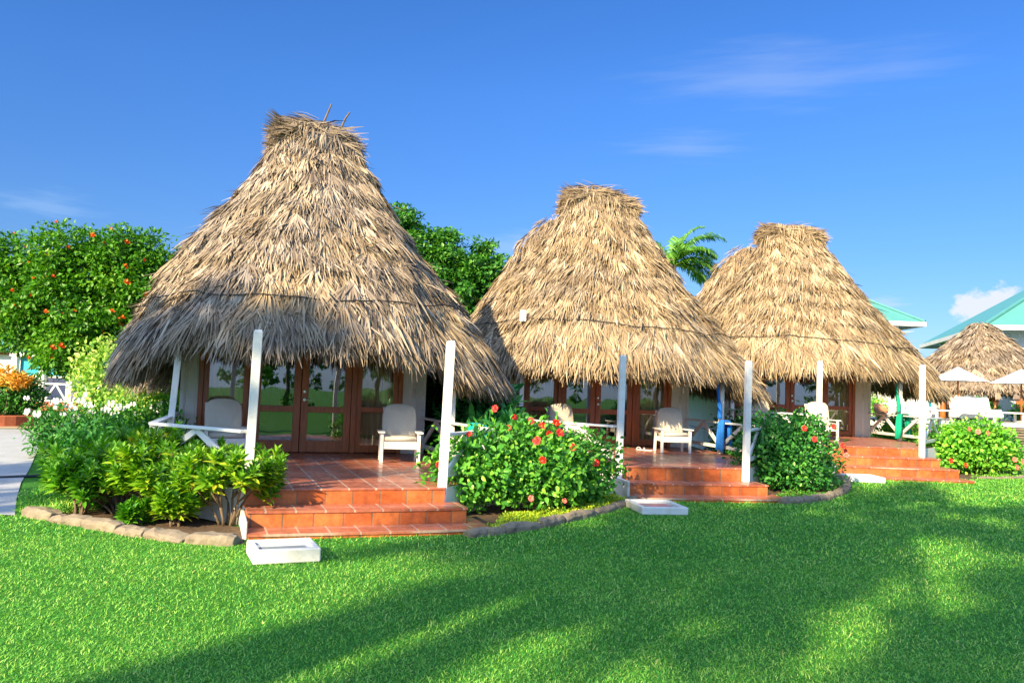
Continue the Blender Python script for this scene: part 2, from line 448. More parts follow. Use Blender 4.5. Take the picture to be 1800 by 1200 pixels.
def blades(P, T, N, length, width, lift, droop, rg, twist=.5, side=.22):
    """leaf strips: start P, direction T, surface normal N -> verts and faces"""
    n = len(P)
    Hh = np.cross(T, N); Hh /= np.linalg.norm(Hh, axis=1, keepdims=True) + 1e-9
    be = rg.normal(0, side, n)[:, None]
    D = T * np.cos(be) + Hh * np.sin(be)
    Sd = np.cross(D, N); Sd /= np.linalg.norm(Sd, axis=1, keepdims=True) + 1e-9
    tw = rg.normal(0, twist, n)[:, None]
    Wd = Sd * np.cos(tw) + N * np.sin(tw)
    l = length[:, None]; w = width[:, None] / 2
    f = lift[:, None]
    D1 = D * np.cos(f) + N * np.sin(f)
    Z = np.array([0, 0, -1.0])
    mid = P + D1 * l * .55
    tip = mid + (D1 + Z * droop[:, None]) * l * .45
    V = np.stack([P - Wd * w * .6, P + Wd * w * .6, mid + Wd * w, mid - Wd * w, tip + Wd * w * .18, tip - Wd * w * .18], 1).reshape(-1, 3)
    i = np.arange(n)[:, None] * 6
    F = np.concatenate([i + [0, 1, 2, 3], i + [3, 2, 4, 5]], 0)
    return V, F


def unit(a):
    return a / (np.linalg.norm(a, axis=-1, keepdims=True) + 1e-9)


def surf_frame(S, th, z):
    e = 1e-3
    p = S(th, z)
    T = unit(S(th, z - e) - p)
    Hd = unit(S(th + e, z) - p)
    N = unit(np.cross(Hd, T))
    c = p.copy(); c[:, 2] = 0
    out = np.stack([np.cos(th), -np.sin(th), 0 * th + .5], -1)
    N *= np.sign((N * out).sum(-1, keepdims=True))
    return p, T, N


def thatch(name, S, E, ztop, n, nf, mat, parent, seed, zlo=None, front=True, wid=(.009, .022), weights=None):
    rg = rng(seed)
    # body: z weighted by radius
    zz = rg.uniform(1.0, ztop, n * 4)
    keep = rg.uniform(0, 1, n * 4) < np.interp(zz, PZ, PF) / 3.6 + .12
    zz = zz[keep][:n]
    th = rg.uniform(-PI, PI, len(zz))
    back = np.sin(th) < -.25
    ok = ~(back & (rg.uniform(0, 1, len(zz)) > .2)) & (zz > E(th) + .12)
    zz, th = zz[ok], th[ok]
    p, T, N = surf_frame(S, th, zz)
    m = len(zz)
    # courses: leaves of one course lie thicker at its lower edge
    course = (zz * 2.1 + .25 * np.sin(2 * th) + .12 * np.sin(5 * th)) % 1
    L = rg.uniform(.18, .46, m) * np.where(zz > 4.3, .75, 1)
    wd = rg.uniform(wid[0], wid[1], m) * np.where(rg.uniform(0, 1, m) < .16, rg.uniform(1.6, 2.4, m), 1)
    lift = np.abs(rg.normal(.03, .07, m)) + .10 * (course < .22)
    lift = np.where(rg.uniform(0, 1, m) < .012, rg.uniform(.3, .9, m), lift)
    off = rg.uniform(-.02, .05, m) + .05 * (course < .25)
    dro = rg.uniform(-.1, .25, m)
    swirl = .28 * np.sin(2.3 * th + 1.1 * zz + seed)
    Hd = np.cross(T, N)
    T2 = unit(T + Hd * swirl[:, None] * .6)
    V1, F1 = blades(p + N * off[:, None], T2, N, L, wd, lift, dro, rg)
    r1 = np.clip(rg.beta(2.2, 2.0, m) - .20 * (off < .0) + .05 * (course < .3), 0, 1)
    # fringe round the eave
    th = rg.uniform(-PI, PI, nf)
    ok = ~((np.sin(th) < -.5) & (rg.uniform(0, 1, nf) > .35)); th = th[ok]; m2 = len(th)
    ze = E(th)
    st = rg.uniform(.08, .55, m2)
    p, T, N = surf_frame(S, th, ze + st)
    dn = np.array([0, 0, -1.0])
    T2 = unit(T * .75 + dn * rg.uniform(.15, .8, m2)[:, None])
    drop = st + rg.normal(.0, .06, m2) + .05 * np.sin(17 * th) * (rg.uniform(0, 1, m2) < .6)
    L = np.clip(drop, .1, .9) / np.maximum(.35, -T2[:, 2])
    wd = rg.uniform(wid[0] * 1.0, wid[1] * 1.25, m2) * np.where(rg.uniform(0, 1, m2) < .2, rg.uniform(1.5, 2.2, m2), 1)
    N2 = unit(N - (N * T2).sum(-1, keepdims=True) * T2)
    depth = rg.uniform(-.22, .06, m2)
    V2, F2 = blades(p + N * depth[:, None], T2, N2, L, wd, np.abs(rg.normal(.0, .05, m2)), rg.uniform(0, .35, m2), rg, twist=.6, side=.16)
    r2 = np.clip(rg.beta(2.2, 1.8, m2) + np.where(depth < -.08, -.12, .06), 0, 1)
    # whole palm leaves laid as fans of broad leaflets: a heavy tier below the wire, scattered ones above
    nfan = nf // 22
    th = rg.uniform(-.35, PI + .35, nfan)
    lowt = rg.uniform(0, 1, nfan) < .55
    z0 = np.where(lowt, E(th) + rg.uniform(.35, .95, nfan), rg.uniform(1.9, ztop - .6, nfan))
    p, T, N = surf_frame(S, th, z0)
    q = 11
    ang = np.tile(np.linspace(-.55, .55, q), nfan) * np.repeat(rg.uniform(.5, 1.0, nfan), q) + np.repeat(rg.normal(0, .18, nfan), q)
    P3 = np.repeat(p, q, 0); T3 = np.repeat(T, q, 0); N3 = np.repeat(N, q, 0); H3 = np.cross(T3, N3)
    D3 = unit(T3 * np.cos(ang)[:, None] + H3 * np.sin(ang)[:, None])
    m3 = nfan * q
    L3 = np.repeat(np.where(lowt, rg.uniform(.45, .75, nfan), rg.uniform(.30, .5, nfan)), q) * rg.uniform(.8, 1.1, m3)
    V3, F3 = blades(P3 + N3 * (np.repeat(rg.uniform(.03, .075, nfan), q) + rg.uniform(0, .02, m3))[:, None], D3, N3, L3, rg.uniform(.020, .036, m3) * (wid[1] / .022), np.abs(rg.normal(.03, .05, m3)), rg.uniform(.05, .4, m3), rg, twist=.35, side=.05)
    r3 = np.clip(np.repeat(rg.beta(2.4, 1.8, nfan), q) + rg.normal(.0, .10, m3), 0, .92)
    V = np.concatenate([V1, V2, V3]); F = np.concatenate([F1, F2 + len(V1), F3 + len(V1) + len(V2)])
    rn = np.concatenate([r1, r1, r2, r2, r3, r3])
    return np_mesh(name, V, [F], mat, parent, rn)


def roof_shell(name, S, E, ztop, mat, parent, inset=.07):
    nt_, nz = 96, 26
    th = np.linspace(-PI, PI, nt_, endpoint=False)
    V = []
    for j in range(nz):
        f = j / (nz - 1)
        z = (E(th) + .10) * (1 - f) + ztop * f
        p = S(th, z)
        c = p.copy(); 
        d = np.stack([np.cos(th), -np.sin(th), 0 * th], -1)
        V.append(p - d * inset)
    n = nt_ * nz
    V.append(np.array([[0, S(np.array([0.0]), np.array([ztop]))[0][1], ztop + .02]]))
    V = np.concatenate(V)
    i = np.arange(nt_); q = []
    for j in range(nz - 1):
        q.append(np.stack([j * nt_ + i, (j + 1) * nt_ + i, (j + 1) * nt_ + (i + 1) % nt_, j * nt_ + (i + 1) % nt_], 1))
    t = np.stack([(nz - 1) * nt_ + i, np.full(nt_, n), (nz - 1) * nt_ + (i + 1) % nt_], 1)
    F = np.concatenate(q)
    o = np_mesh(name, V, [F, t], mat, parent, np.full(len(F) + len(t), .25), smooth=True)
    return o


def ridge_cap(name, cv, zt, half, mat, parent, seed, tuft=False):
    rg = rng(seed)
    Vs, Fs, Rs, nb = [], [], [], 0

    def put(p, T, N, L, w, lift, dr, r, **kw):
        nonlocal nb
        V, F = blades(p, unit(T), unit(N), L, w, lift, dr, rg, **kw)
        Vs.append(V); Fs.append(F + nb); Rs.append(np.concatenate([r, r])); nb += len(V)
    # leaves laid lengthwise over the ridge
    n = 2300
    u = rg.uniform(-half, half, n); ph = rg.uniform(.05, PI - .05, n)
    rr = .25 + .05 * rg.normal(0, 1, n)
    arch = zt + .12 - (.34 if tuft else .27) * (np.abs(u) / half) ** 2 + .06 * np.sin(4 * u + seed) - (.06 * u if tuft else 0)
    p = np.stack([u, cv - rr * np.cos(ph) * 1.3, arch + rr * np.sin(ph) - .22], -1)
    sg = np.where(rg.uniform(0, 1, n) < .5 + .45 * np.sign(u) * np.minimum(1, np.abs(u) / (half * .6)), 1, -1)
    T = np.stack([sg, -.30 * np.cos(ph) + rg.normal(0, .12, n), -.22 * np.abs(u) / half + rg.normal(0, .12, n)], -1)
    N = np.stack([0 * u, -np.cos(ph), np.sin(ph)], -1)
    L = np.clip(half + .13 + rg.normal(0, .06, n) - u * sg, .12, .5) * rg.uniform(.6, 1.0, n)
    put(p, T, N, L, rg.uniform(.010, .028, n), rg.uniform(0, .16, n), rg.uniform(.0, .35, n), np.clip(rg.beta(2, 2.2, n) - .08, 0, 1), side=.18)
    # leaves hanging down from under the ridge, front and back
    n = 1900
    u = rg.uniform(-half * .9, half * .9, n); s = np.where(rg.uniform(0, 1, n) < .8, -1, 1)
    p = np.stack([u, cv + s * rg.uniform(.12, .34, n), zt - .02 + rg.uniform(-.12, .05, n)], -1)
    T = np.stack([u * .25 + rg.normal(0, .12, n), s * rg.uniform(.15, .5, n), -np.ones(n)], -1)
    N = np.stack([0 * u, s * np.ones(n), .4 * np.ones(n)], -1)
    put(p, T, N, rg.uniform(.25, .6, n), rg.uniform(.011, .027, n), rg.uniform(0, .15, n), rg.uniform(0, .2, n), np.clip(rg.beta(2.3, 1.8, n), 0, 1), side=.15)
    # flared cut ends
    for e in (-1, 1):
        n = 420 if (tuft and e < 0) else 200
        a = rg.uniform(0, 2 * PI, n); q = np.sqrt(rg.uniform(0, 1, n)) * .2
        p = np.stack([e * (half - .28) + 0 * a, cv - .06 + q * np.cos(a), zt - .12 + q * np.sin(a) + (.02 if e < 0 else -.08)], -1)
        T = np.stack([e * np.ones(n), np.cos(a) * .55 * (q / .2) - (.35 if tuft and e < 0 else 0), np.sin(a) * .55 * (q / .2) - (0 if e < 0 else .3)], -1)
        N = np.stack([.1 * np.ones(n), np.cos(a), np.sin(a) + .01], -1)
        put(p, T, N, rg.uniform(.30, .48, n) * (1.1 if tuft and e < 0 else .95), rg.uniform(.014, .03, n), rg.uniform(0, .12, n), rg.uniform(-.05, .15, n), np.clip(rg.beta(2.2, 2, n) - .05, 0, 1), side=.1)
    return np_mesh(name, np.concatenate(Vs), [np.concatenate(Fs)], mat, parent, np.concatenate(Rs))


# ------------------------------------------------------------------ cottage
def make_cottage(k, label, sr, sl, sf, n, nf, grey, nstep, lean, eave):
    x, y, r, zf = CX[k]
    g = float(gz(x, y))
    root = empty('thatched_cottage', (x, y, zf), r)
    tag(root, label, 'cottage', 'thatched cottages in a row on the lawn')
    CV = 5.07
    gl = g - zf                                                    # ground level in the cottage's frame
    # porch floor and its plastered base
    poly = [(-1.10, -.04), (1.10, -.04), (2.16, 1.18), (2.08, 4.5), (2.08, 8.6), (-2.08, 8.6), (-2.08, 4.5), (-2.16, 1.18)]
    MB().prism(poly, gl - .05, 0.0, 0, 1).build('porch_floor', [M['floor'], M['plaster']], root)
    # steps: tread levels above ground
    if nstep == 2: lv, ed = [.215, .055], [-.46, -.87]
    elif k == 1: lv, ed = [.285, .13], [-.46, -.87]
    else: lv, ed = [.385, .215, .05], [-.45, -.85, -1.22]
    right = [1.24, 1.40, 1.50]
    prev = -.04; top = zf - g
    segs = 10

    def front(ur, v, bow):
        return [(-1.08 + (ur + 1.08) * i / segs, v - bow * math.sin(PI * i / segs)) for i in range(segs + 1)]
    # riser of the porch floor itself
    rm = MB()
    for i in range(6):
        pass
    rm.box((-1.098, -.052, gl + lv[0] - .02), (1.098, -.0425, -.022), 0)
    rm.build('floor_riser', [M['riser']], root)
    nose = MB(); nose.box((-1.10, -.062, -.022), (1.10, -.0425, .003), 0); nose.build('floor_nosing', [M['floor']], root, bevel=.006)
    for i, (h, v) in enumerate(zip(lv, ed)):
        ur = right[i]
        b0 = gl - .05
        fr = front(ur, v, .03)
        back = -.055 - .0 if i == 0 else ed[i - 1] + .0
        st = MB()
        # body
        pts = fr + [(ur, -.0435), (1.09, -.0435), (1.09, -.066), (-1.08, -.066)] if i == 0 else fr + [(ur, -.05), (right[i - 1] + .004, -.05), (right[i - 1] + .004, ed[i - 1] + .06), (right[i - 1] + .004, ed[i - 1] - .036), (-1.08, ed[i - 1] - .036)]
        st.prism(pts, b0, gl + h - .025, 1, 1)
        # tread with a small nosing
        t2 = [(px + (.012 if px > .5 else 0), py - (.014 if py < v + .001 else 0)) for px, py in pts]
        st.prism(t2, gl + h - .025, gl + h, 0, 0)
        s = st.build('step', [M['floor'], M['riser']], root)
        if i == len(lv) - 1 or k == 0:
            pass
    # white plastered cheek at the left of the steps
    MB().box((-1.125, ed[-1] + .03, gl - .05), (-1.084, -.045, gl + (.28 if k else .17))).build('step_cheek', [M['plaster']], root, bevel=.012)
    # walls
    wl = MB()
    H_ = 1.85
    wl.box((-1.93, 4.50, .0015), (-1.675, 4.60, H_)); wl.box((1.575, 4.50, .0015), (1.97, 4.60, H_))
    wl.box((-1.675, 4.52, 1.72), (1.575, 4.60, H_))
    wl.box((1.87, 4.602, .0015), (1.97, 8.5, H_)); wl.box((-1.93, 4.602, .0015), (-1.83, 8.5, H_)); wl.box((-1.828, 8.4, .0015), (1.868, 8.5, H_))
    wl.build('wall', [M['board']], root)
    for u in (-1.905, 1.775, 1.945):
        cb = MB(); cb.box((u - .028, 4.484, .0018), (u + .028, 4.4985, H_ - .01))
        cb.build('corner_board', [M['white']], root)
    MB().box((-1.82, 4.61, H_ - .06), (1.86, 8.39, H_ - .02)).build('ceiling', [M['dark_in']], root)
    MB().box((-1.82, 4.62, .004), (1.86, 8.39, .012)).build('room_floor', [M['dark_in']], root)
    # mahogany door set
    fr = MB()
    y0, y1 = 4.492, 4.575
    for u0, u1 in ((-1.673, -1.60), (-.915, -.845), (.715, .80), (1.50, 1.573)):
        fr.box((u0, y0 - .012, .003), (u1, y1, 1.72))
    for u0, u1 in ((-1.599, -.916), (-.844, .714), (.801, 1.499)):
        fr.box((u0, y0 - .01, 1.66), (u1, y1, 1.718))
    fr.build('door_frame', [M['mahogany']], root, bevel=.006)

    def leaf(name, u0, u1, sw, zb, zm, hm, glass, handle=None):
        lf = MB(); a, b = y0 + .012, y1 - .012
        lf.box((u0 + .004, a, .012), (u0 + sw, b, 1.655)); lf.box((u1 - sw, a, .012), (u1 - .004, b, 1.655))
        for z0, z1 in ((.012, zb), (zm, zm + hm), (1.60, 1.655)):
            lf.box((u0 + sw + .0005, a + .003, z0), (u1 - sw - .0005, b - .003, z1))
        o = lf.build(name, [M['mahogany']], root, bevel=.005)
        for z0, z1 in ((zb, zm), (zm + hm, 1.60)):
            MB().box((u0 + sw - .004, a + .022, z0 - .004), (u1 - sw + .004, a + .028, z1 + .004)).build('pane', [glass], o)
        if handle is not None:
            h = MB().tube([(handle, a + .004, .86), (handle, a - .03, .86)], .024, 12)
            h.tube([(handle, a - .03, .86), (handle + .10, a - .032, .862)], .011, 8)
            h.build('handle', [M['metal']], o, smooth=False)
            MB().tube([(handle - .005, a + .004, .99), (handle - .005, a - .014, .99)], .02, 12).build('lock', [M['metal']], o)
        return o
    leaf('door', -.844, -.102, .115, .20, .655, .10, M['glass'])
    leaf('door', -.098, .713, .115, .20, .655, .10, M['glass'], handle=-.045)
    leaf('sidelight', -1.599, -.916, .085, .13, .68, .085, M['glass_side'])
    leaf('sidelight', .801, 1.499, .085, .13, .68, .085, M['glass_side'])
    for u0, u1 in ((-1.62, -.88), (.77, 1.52)) + (((-.86, -.55), (.42, .74)) if k else ((.50, .74),)):
        nn = 40; vs = []
        for i in range(nn + 1):
            u = u0 + (u1 - u0) * i / nn
            yy = 4.66 + .022 * math.sin(i * 1.25 + k) + .012 * math.sin(i * 2.9)
            vs += [(u, yy, .03), (u, yy, 1.70)]
        cm = MB(); cm.add(vs, [(2 * i, 2 * i + 2, 2 * i + 3, 2 * i + 1) for i in range(nn)])
        c = cm.build('curtain', [M['curtain']], root, smooth=True)
        so = c.modifiers.new('thick', 'SOLIDIFY'); so.thickness = .004
    # posts
    for (u, ln) in ((-1.06, lean[0]), (1.06, lean[1])):
        zb = gl + lv[0] + .001
        h = 1.70 - zb
        p = MB(); p.box((-.046, -.046, 0), (.046, .046, h - .035))
        p.add([(-.046, -.046, h - .0345), (.046, -.046, h - .0345), (.046, .046, h - .0345), (-.046, .046, h - .0345), (-.036, -.036, h - .005), (.036, -.036, h), (.036, .036, h), (-.036, .036, h - .005)],
              [(0, 1, 5, 4), (1, 2, 6, 5), (2, 3, 7, 6), (3, 0, 4, 7), (4, 5, 6, 7)])
        o = p.build('post', [M['white']], root, bevel=.006)
        o.location = (1.045 if u > 0 else -1.03, -.115, zb)
        if k == 0: o.location = (-1.065 if u < 0 else 1.085, .03, .001 - (h - 1.70))
        o.rotation_euler = (0, math.atan(ln), 0)
    for u in (-2.0, 2.0):
        p = MB(); p.box((-.042, -.042, .002), (.042, .042, 1.52)); o = p.build('post', [M['white']], root, bevel=.006); o.location = (u, 2.92, 0)
        if k == 0 and u < 0: o.rotation_euler = (0, .05, 0)
    # railings
    for sgn in (-1, 1):
        rl = MB().box((sgn * 2.1 - .035, 1.225, .002), (sgn * 2.1 + .035, 1.295, .585)).build('railing', [M['white']], root, bevel=.005)
        P = [(sgn * (1.13 if k == 0 else 1.10), .045 if k == 0 else -.085), (sgn * 2.1, 1.26), (sgn * 2.0, 2.92), (sgn * 1.93, 4.46)]
        tr, br_, bs = MB(), MB(), MB()
        for i in range(3):
            a, b = Vector((*P[i], 0)), Vector((*P[i + 1], 0))
            d = (b - a).normalized()
            e0, e1 = (.045 if i != 1 else .04), .05
            if i == 0: e0 = .02
            tr.bar((a.x - d.x * (0 if i == 0 else .0), a.y, .603 + .0015 * i), (b.x, b.y, .603 + .0015 * i), .10, .032)
            a2, b2 = a + d * e0, b - d * e1
            br_.bar((a2.x, a2.y, .14), (b2.x, b2.y, .14), .038, .065)
            mid = (a2 + b2) / 2
            for q in (a2, b2):
                e = (mid - q).normalized()
                bs.bar((q.x + e.x * .01, q.y + e.y * .01, .165), (mid.x - e.x * .004, mid.y - e.y * .004, .575), .034, .075)
        tr.build('top_rail', [M['white']], rl, bevel=.004); br_.build('bottom_rail', [M['white']], rl, bevel=.004); bs.build('brace', [M['white']], rl, bevel=.004)
    # roof
    S = roof_fn(sr, sl, sf, CV); E = eave_fn(*eave)
    tm = thatch_mat('palm_thatch', grey, 3.1 * k + .7)
    shell = roof_shell('roof', S, E, 5.42, tm, root)
    so = shell.modifiers.new('thick', 'SOLIDIFY'); so.thickness = .16; so.offset = -1
    thatch('thatch', S, E, 5.5, n, nf, tm, shell, 11 + k)
    ridge_cap('ridge_cap', CV, 5.36, .70 + (.09 if k else 0), tm, shell, 21 + k, tuft=(k == 0))
    if k == 0:
        for u in (.10, .42):
            MB().tube([(u - .03, CV - .1, 5.55), (u + .03, CV - .12, 5.72), (u + .10, CV - .14, 5.93 if u < .3 else 5.84)], [.02, .018, .014], 6).build('ridge_stick', [M['bark']], shell)
        # a few stray leaves standing out on the left slope
    # rear hip of the roof, lower than the ridge, running back from it
    def S2(th, z):
        c, q = np.cos(th), np.sin(th)
        a = np.interp(z, [.8, 2.0, 2.8, 3.6, 4.2, 4.85, 5.3, 5.45], [3.3, 2.75, 2.25, 1.70, 1.28, .92, .42, .2]) * (.80, .88, .96)[k]
        return np.stack([-.32 + a * c, 7.9 - a * q * .9, z + 0 * th], -1)
    E2 = lambda th: 1.0 + 0 * np.asarray(th, float)
    sh2 = roof_shell('rear_roof', S2, E2, 5.4, tm, root)
    thatch('thatch', S2, E2, 5.45, n // 3, nf // 5, tm, sh2, 31 + k)
    # wire tied round the thatch
    pts = []
    rg = rng(50 + k)
    zz = [2.28, 2.32, 2.24][k]
    for i in range(61):
        th = -.15 + (PI + .3) * i / 60
        z = zz + .05 * math.sin(3 * th + k) + .02 * math.sin(11 * th) + rg.normal(0, .008) - .05 * math.cos(th) * (1 if k else -1)
        p = S(np.array([th]), np.array([z]))[0]
        d = Vector((math.cos(th), -math.sin(th), .6)).normalized()
        pts.append((p[0] + d.x * .13, p[1] + d.y * .13, p[2] + d.z * .13))
    MB().tube(pts, .0095, 6).build('binding_wire', [M['black']], shell)
    if k == 1:
        i = min(range(len(pts)), key=lambda i: abs(pts[i][0] + 1.93) + (10 if pts[i][1] > CV else 0))
        p = pts[i]
        MB().box((p[0] - .06, p[1] - .13, p[2] - .09), (p[0] + .06, p[1] - .05, p[2] + .13)).build('junction_box', [M['white']], shell, bevel=.01)
        MB().tube([(p[0] + .06, p[1] - .08, p[2] - .02), (p[0] + .2, p[1] - .07, p[2] - .01), (p[0] + .5, p[1] - .1, p[2])], .012, 6).build('conduit', [M['white']], shell)
    return root, S, E


COT = []
COT.append(make_cottage(0, 'nearest thatched cottage at left, grey weathered roof with two sticks on its ridge', .91, .97, .96, 66000, 17000, .55, 2, (.014, .020), (1.60, 1.17, 1.75, 1.9)))
COT.append(make_cottage(1, 'middle thatched cottage with a small white box wired to its straw roof', .945, 1.03, .97, 56000, 15000, .22, 2, (.010, .008), (1.50, 1.18, 2.05, 1.9)))
COT.append(make_cottage(2, 'farthest thatched cottage of the row, pale straw roof and three tiled steps', 1.02, 1.0, .97, 48000, 13000, .14, 3, (0, 0), (1.56, 1.13, 2.0, 2.0)))


# ------------------------------------------------------------------ lounge chairs
def make_chair():
    root = empty('porch_chair')
    for sx in (-1, 1):
        MB().box((sx * .272 - .024, -.285, .001), (sx * .272 + .024, -.235, .435)).build('leg', [M['white']], root, bevel=.004)
        MB().bar((sx * .272, .24, .001), (sx * .272, .20, .435), .044, .05, up=(0, 1, 0)).build('leg', [M['white']], root, bevel=.004)
        MB().box((sx * .282 - .05, -.32, .437), (sx * .282 + .05, .27, .462)).build('arm', [M['white']], root, bevel=.006)
    MB().box((-.247, -.275, .205), (.247, -.250, .315)).build('apron', [M['white']], root, bevel=.004)
    sf = MB()
    for sx in (-1, 1): sf.box((sx * .232 - .014, -.249, .21), (sx * .232 + .014, .23, .28))
    for i in range(5): sf.box((-.246, -.22 + i * .095, .2815), (.246, -.15 + i * .095, .298))
    sf.build('seat_frame', [M['white']], root)
    # cushions
    def cushion(pts, thick, name, rot, loc):
        n = len(pts); c = (sum(p[0] for p in pts) / n, sum(p[1] for p in pts) / n)
        vs, fs = [], []
        prof = [(.90, 0.0), (.985, .012), (1.0, thick * .5), (.985, thick - .012), (.90, thick)]
        for s, z in prof: vs += [(c[0] + (px - c[0]) * s, c[1] + (py - c[1]) * s, z) for px, py in pts]
        for j in range(len(prof) - 1): fs += [(j * n + i, j * n + (i + 1) % n, (j + 1) * n + (i + 1) % n, (j + 1) * n + i) for i in range(n)]
        fs.append(tuple(range(n))[::-1])
        b = (len(prof) - 1) * n
        vs.append((c[0], c[1], thick + .018)); fs += [(b + i, b + (i + 1) % n, len(vs) - 1) for i in range(n)]
        mb = MB(); mb.add(vs, fs); o = mb.build(name, [M['cushion']], root, smooth=True)
        o.rotation_euler = rot; o.location = loc
        return o
    sq = [(-.235, -.27), (.235, -.27), (.24, .0), (.235, .22), (-.235, .22), (-.24, 0)]
    cushion(sq, .075, 'seat_cushion', (R(-3), 0, 0), (0, 0, .305))
    bk = [(-.255, 0), (.255, 0), (.262, .30), (.25, .42), (.20, .485), (.10, .515), (0, .52), (-.10, .515), (-.20, .485), (-.25, .42), (-.262, .30)]
    cushion(bk, .085, 'back_cushion', (R(76), 0, 0), (0, .185, .345))
    bf = MB()
    for i in range(5):
        u = -.2 + .1 * i
        bf.bar((u, .225, .22), (u * 1.05, .375, .82 - .25 * abs(u) ** 1.5), .075, .018, up=(0, 1, 0))
    bf.build('back_frame', [M['white']], root)
    return root


proto = make_chair()
CH = [(0, -1.27, 3.3, .10, 'beige cushioned chair by the left sidelight of the nearest cottage, half behind a croton'),
      (0, 1.23, 3.05, -.15, 'beige cushioned white chair standing right of the mahogany doors of the nearest cottage'),
      (1, -1.05, 3.2, .25, 'beige chair on the middle cottage porch, its back showing above the hibiscus'),
      (1, 1.03, 3.0, -.08, 'white armed chair on the middle cottage porch, beside the blue towel railing'),
      (2, -1.22, 3.0, .2, 'sunlit cream chair on the far cottage porch, left of its post'),
      (2, -.10, 2.3, .05, 'sunlit cream chair directly behind the front post of the far cottage')]
for i, (k, u, v, a, lab) in enumerate(CH):
    c = proto if i == 0 else copy_tree(proto)
    c.location = W(k, u, v, .0025); c.rotation_euler.z = CX[k][2] + a
    tag(c, lab, 'chair', 'cushioned chairs on the porches')


# ------------------------------------------------------------------ towels, slippers, basins
def cloth(name, k, pts, width, mat, label, cat, seed, folds=3, amp=.03):
    """a hanging cloth swept along a polyline in cottage frame (u, v, z), width along the rail"""
    rg = rng(seed); vs = []; n = 24
    for j, (u, v, z, w) in enumerate(pts):
        for i in range(n + 1):
            t = i / n - .5
            vs.append((u + w * t * .35 * math.cos(1.3), v + w * t + amp * .2 * math.sin(9 * t + j), z + .012 * math.sin(7 * t + seed)) if False else
                      (u + amp * math.sin(folds * 2 * PI * t + seed + .3 * j), v + w * t, z + .012 * math.sin(5 * t + seed)))
    fs = [(j * (n + 1) + i, j * (n + 1) + i + 1, (j + 1) * (n + 1) + i + 1, (j + 1) * (n + 1) + i) for j in range(len(pts) - 1) for i in range(n)]
    mb = MB(); mb.add(vs, fs); o = mb.build(name, [mat], None, smooth=True)
    so = o.modifiers.new('thick', 'SOLIDIFY'); so.thickness = .008; so.offset = 0
    x, y, r, zf = CX[k]; o.location = (x, y, zf); o.rotation_euler = (0, 0, r)
    return tag(o, label, cat)


cloth('towel', 1, [(2.10, 2.74, .10, .20), (2.09, 2.74, .35, .22), (2.08, 2.74, .60, .20), (2.06, 2.74, .65, .18), (1.95, 2.74, .65, .19), (1.925, 2.74, .60, .21), (1.90, 2.72, .35, .26), (1.88, 2.70, .08, .30)], .25, M['blue_cloth'], 'bright blue towel folded over the middle cottage porch railing', 'towel', 1)
cloth('towel', 2, [(2.12, 2.73, .12, .26), (2.10, 2.73, .60, .24), (2.07, 2.73, .648, .22), (1.93, 2.73, .648, .22), (1.91, 2.73, .58, .24), (1.88, 2.71, .30, .30), (1.87, 2.72, .07, .22)], .25, M['green_cloth'], 'green towel folded over the far cottage porch railing', 'towel', 4, folds=2)
cloth('towel', 0, [(2.16, 1.8, .35, .3), (2.14, 1.8, .60, .3), (2.12, 1.8, .648, .3), (1.99, 1.8, .648, .3), (1.97, 1.8, .60, .3), (1.95, 1.8, .34, .34)], .3, M['teal_cloth'], 'teal towel on the nearest cottage railing behind its right post', 'towel', 6, folds=2)
for k, m, lab in ((1, 'blue_cloth', 'long blue cloth twisted down the back post of the middle cottage'), (2, 'green_cloth', 'long green cloth twisted down the back post of the far cottage')):
    v0 = 2.86
    mb = MB(); pts = []; rad = []
    for i in range(14):
        t = i / 13
        pts.append((1.935 - .01 * math.sin(5 * t) - .035, v0 - .02 - .05 * t + .015 * math.sin(7 * t), 1.42 - .74 * t)); rad.append(.018 + .032 * t + .006 * math.sin(11 * t))
    mb.tube(pts, rad, 9)
    o = mb.build('hanging_cloth', [M[m]], None, smooth=True)
    x, y, r, zf = CX[k]; o.location = (x, y, zf); o.rotation_euler = (0, 0, r)
    tag(o, lab, 'cloth')

for i, (u, v, a) in enumerate([(.52, 3.42, .3), (.62, 3.30, 1.2)]):
    n = 20; pts = [(.045 * math.cos(t) * (1.15 if math.sin(t) > 0 else .9), .13 * math.sin(t)) for t in [2 * PI * j / n for j in range(n)]]
    s = MB().prism(pts, 0, .018).build('sandal', [M['white']], None, bevel=.005)
    MB().tube([(-.05, .03, .012), (-.03, .04, .045), (0, .045, .055), (.03, .04, .045), (.05, .03, .012)], .008, 6).build('strap', [M['white']], s)
    s.location = W(1, u, v, .001); s.rotation_euler = (0, 0, a)
    tag(s, ['white sandal lying flat on the middle cottage porch tiles', 'white sandal turned sideways nearer the chair on the middle porch'][i], 'sandal', 'sandals on the middle porch')


def basin(x, y, a, w, d, h, label, tilt=0):
    root = empty('foot_basin', (x, y, float(gz(x, y)) + .004), a); root.rotation_euler.x = tilt
    f = MB(); t = .06
    f.box((-w / 2, -d / 2, 0), (w / 2, -d / 2 + t, h)); f.box((-w / 2, d / 2 - t, 0), (w / 2, d / 2, h))
    f.box((-w / 2, -d / 2 + t + .0005, 0), (-w / 2 + t, d / 2 - t - .0005, h)); f.box((w / 2 - t, -d / 2 + t + .0005, 0), (w / 2, d / 2 - t - .0005, h))
    f.box((-w / 2 + t + .001, -d / 2 + t + .001, 0), (w / 2 - t - .001, d / 2 - t - .001, .03))
    f.build('tray', [M['white']], root, bevel=.012)
    MB().box((-w / 2 + t + .001, -d / 2 + t + .001, .031), (w / 2 - t - .001, d / 2 - t - .001, h * .75)).build('water', [M['water']], root)
    tag(root, label, 'foot basin', 'white foot basins at the steps')


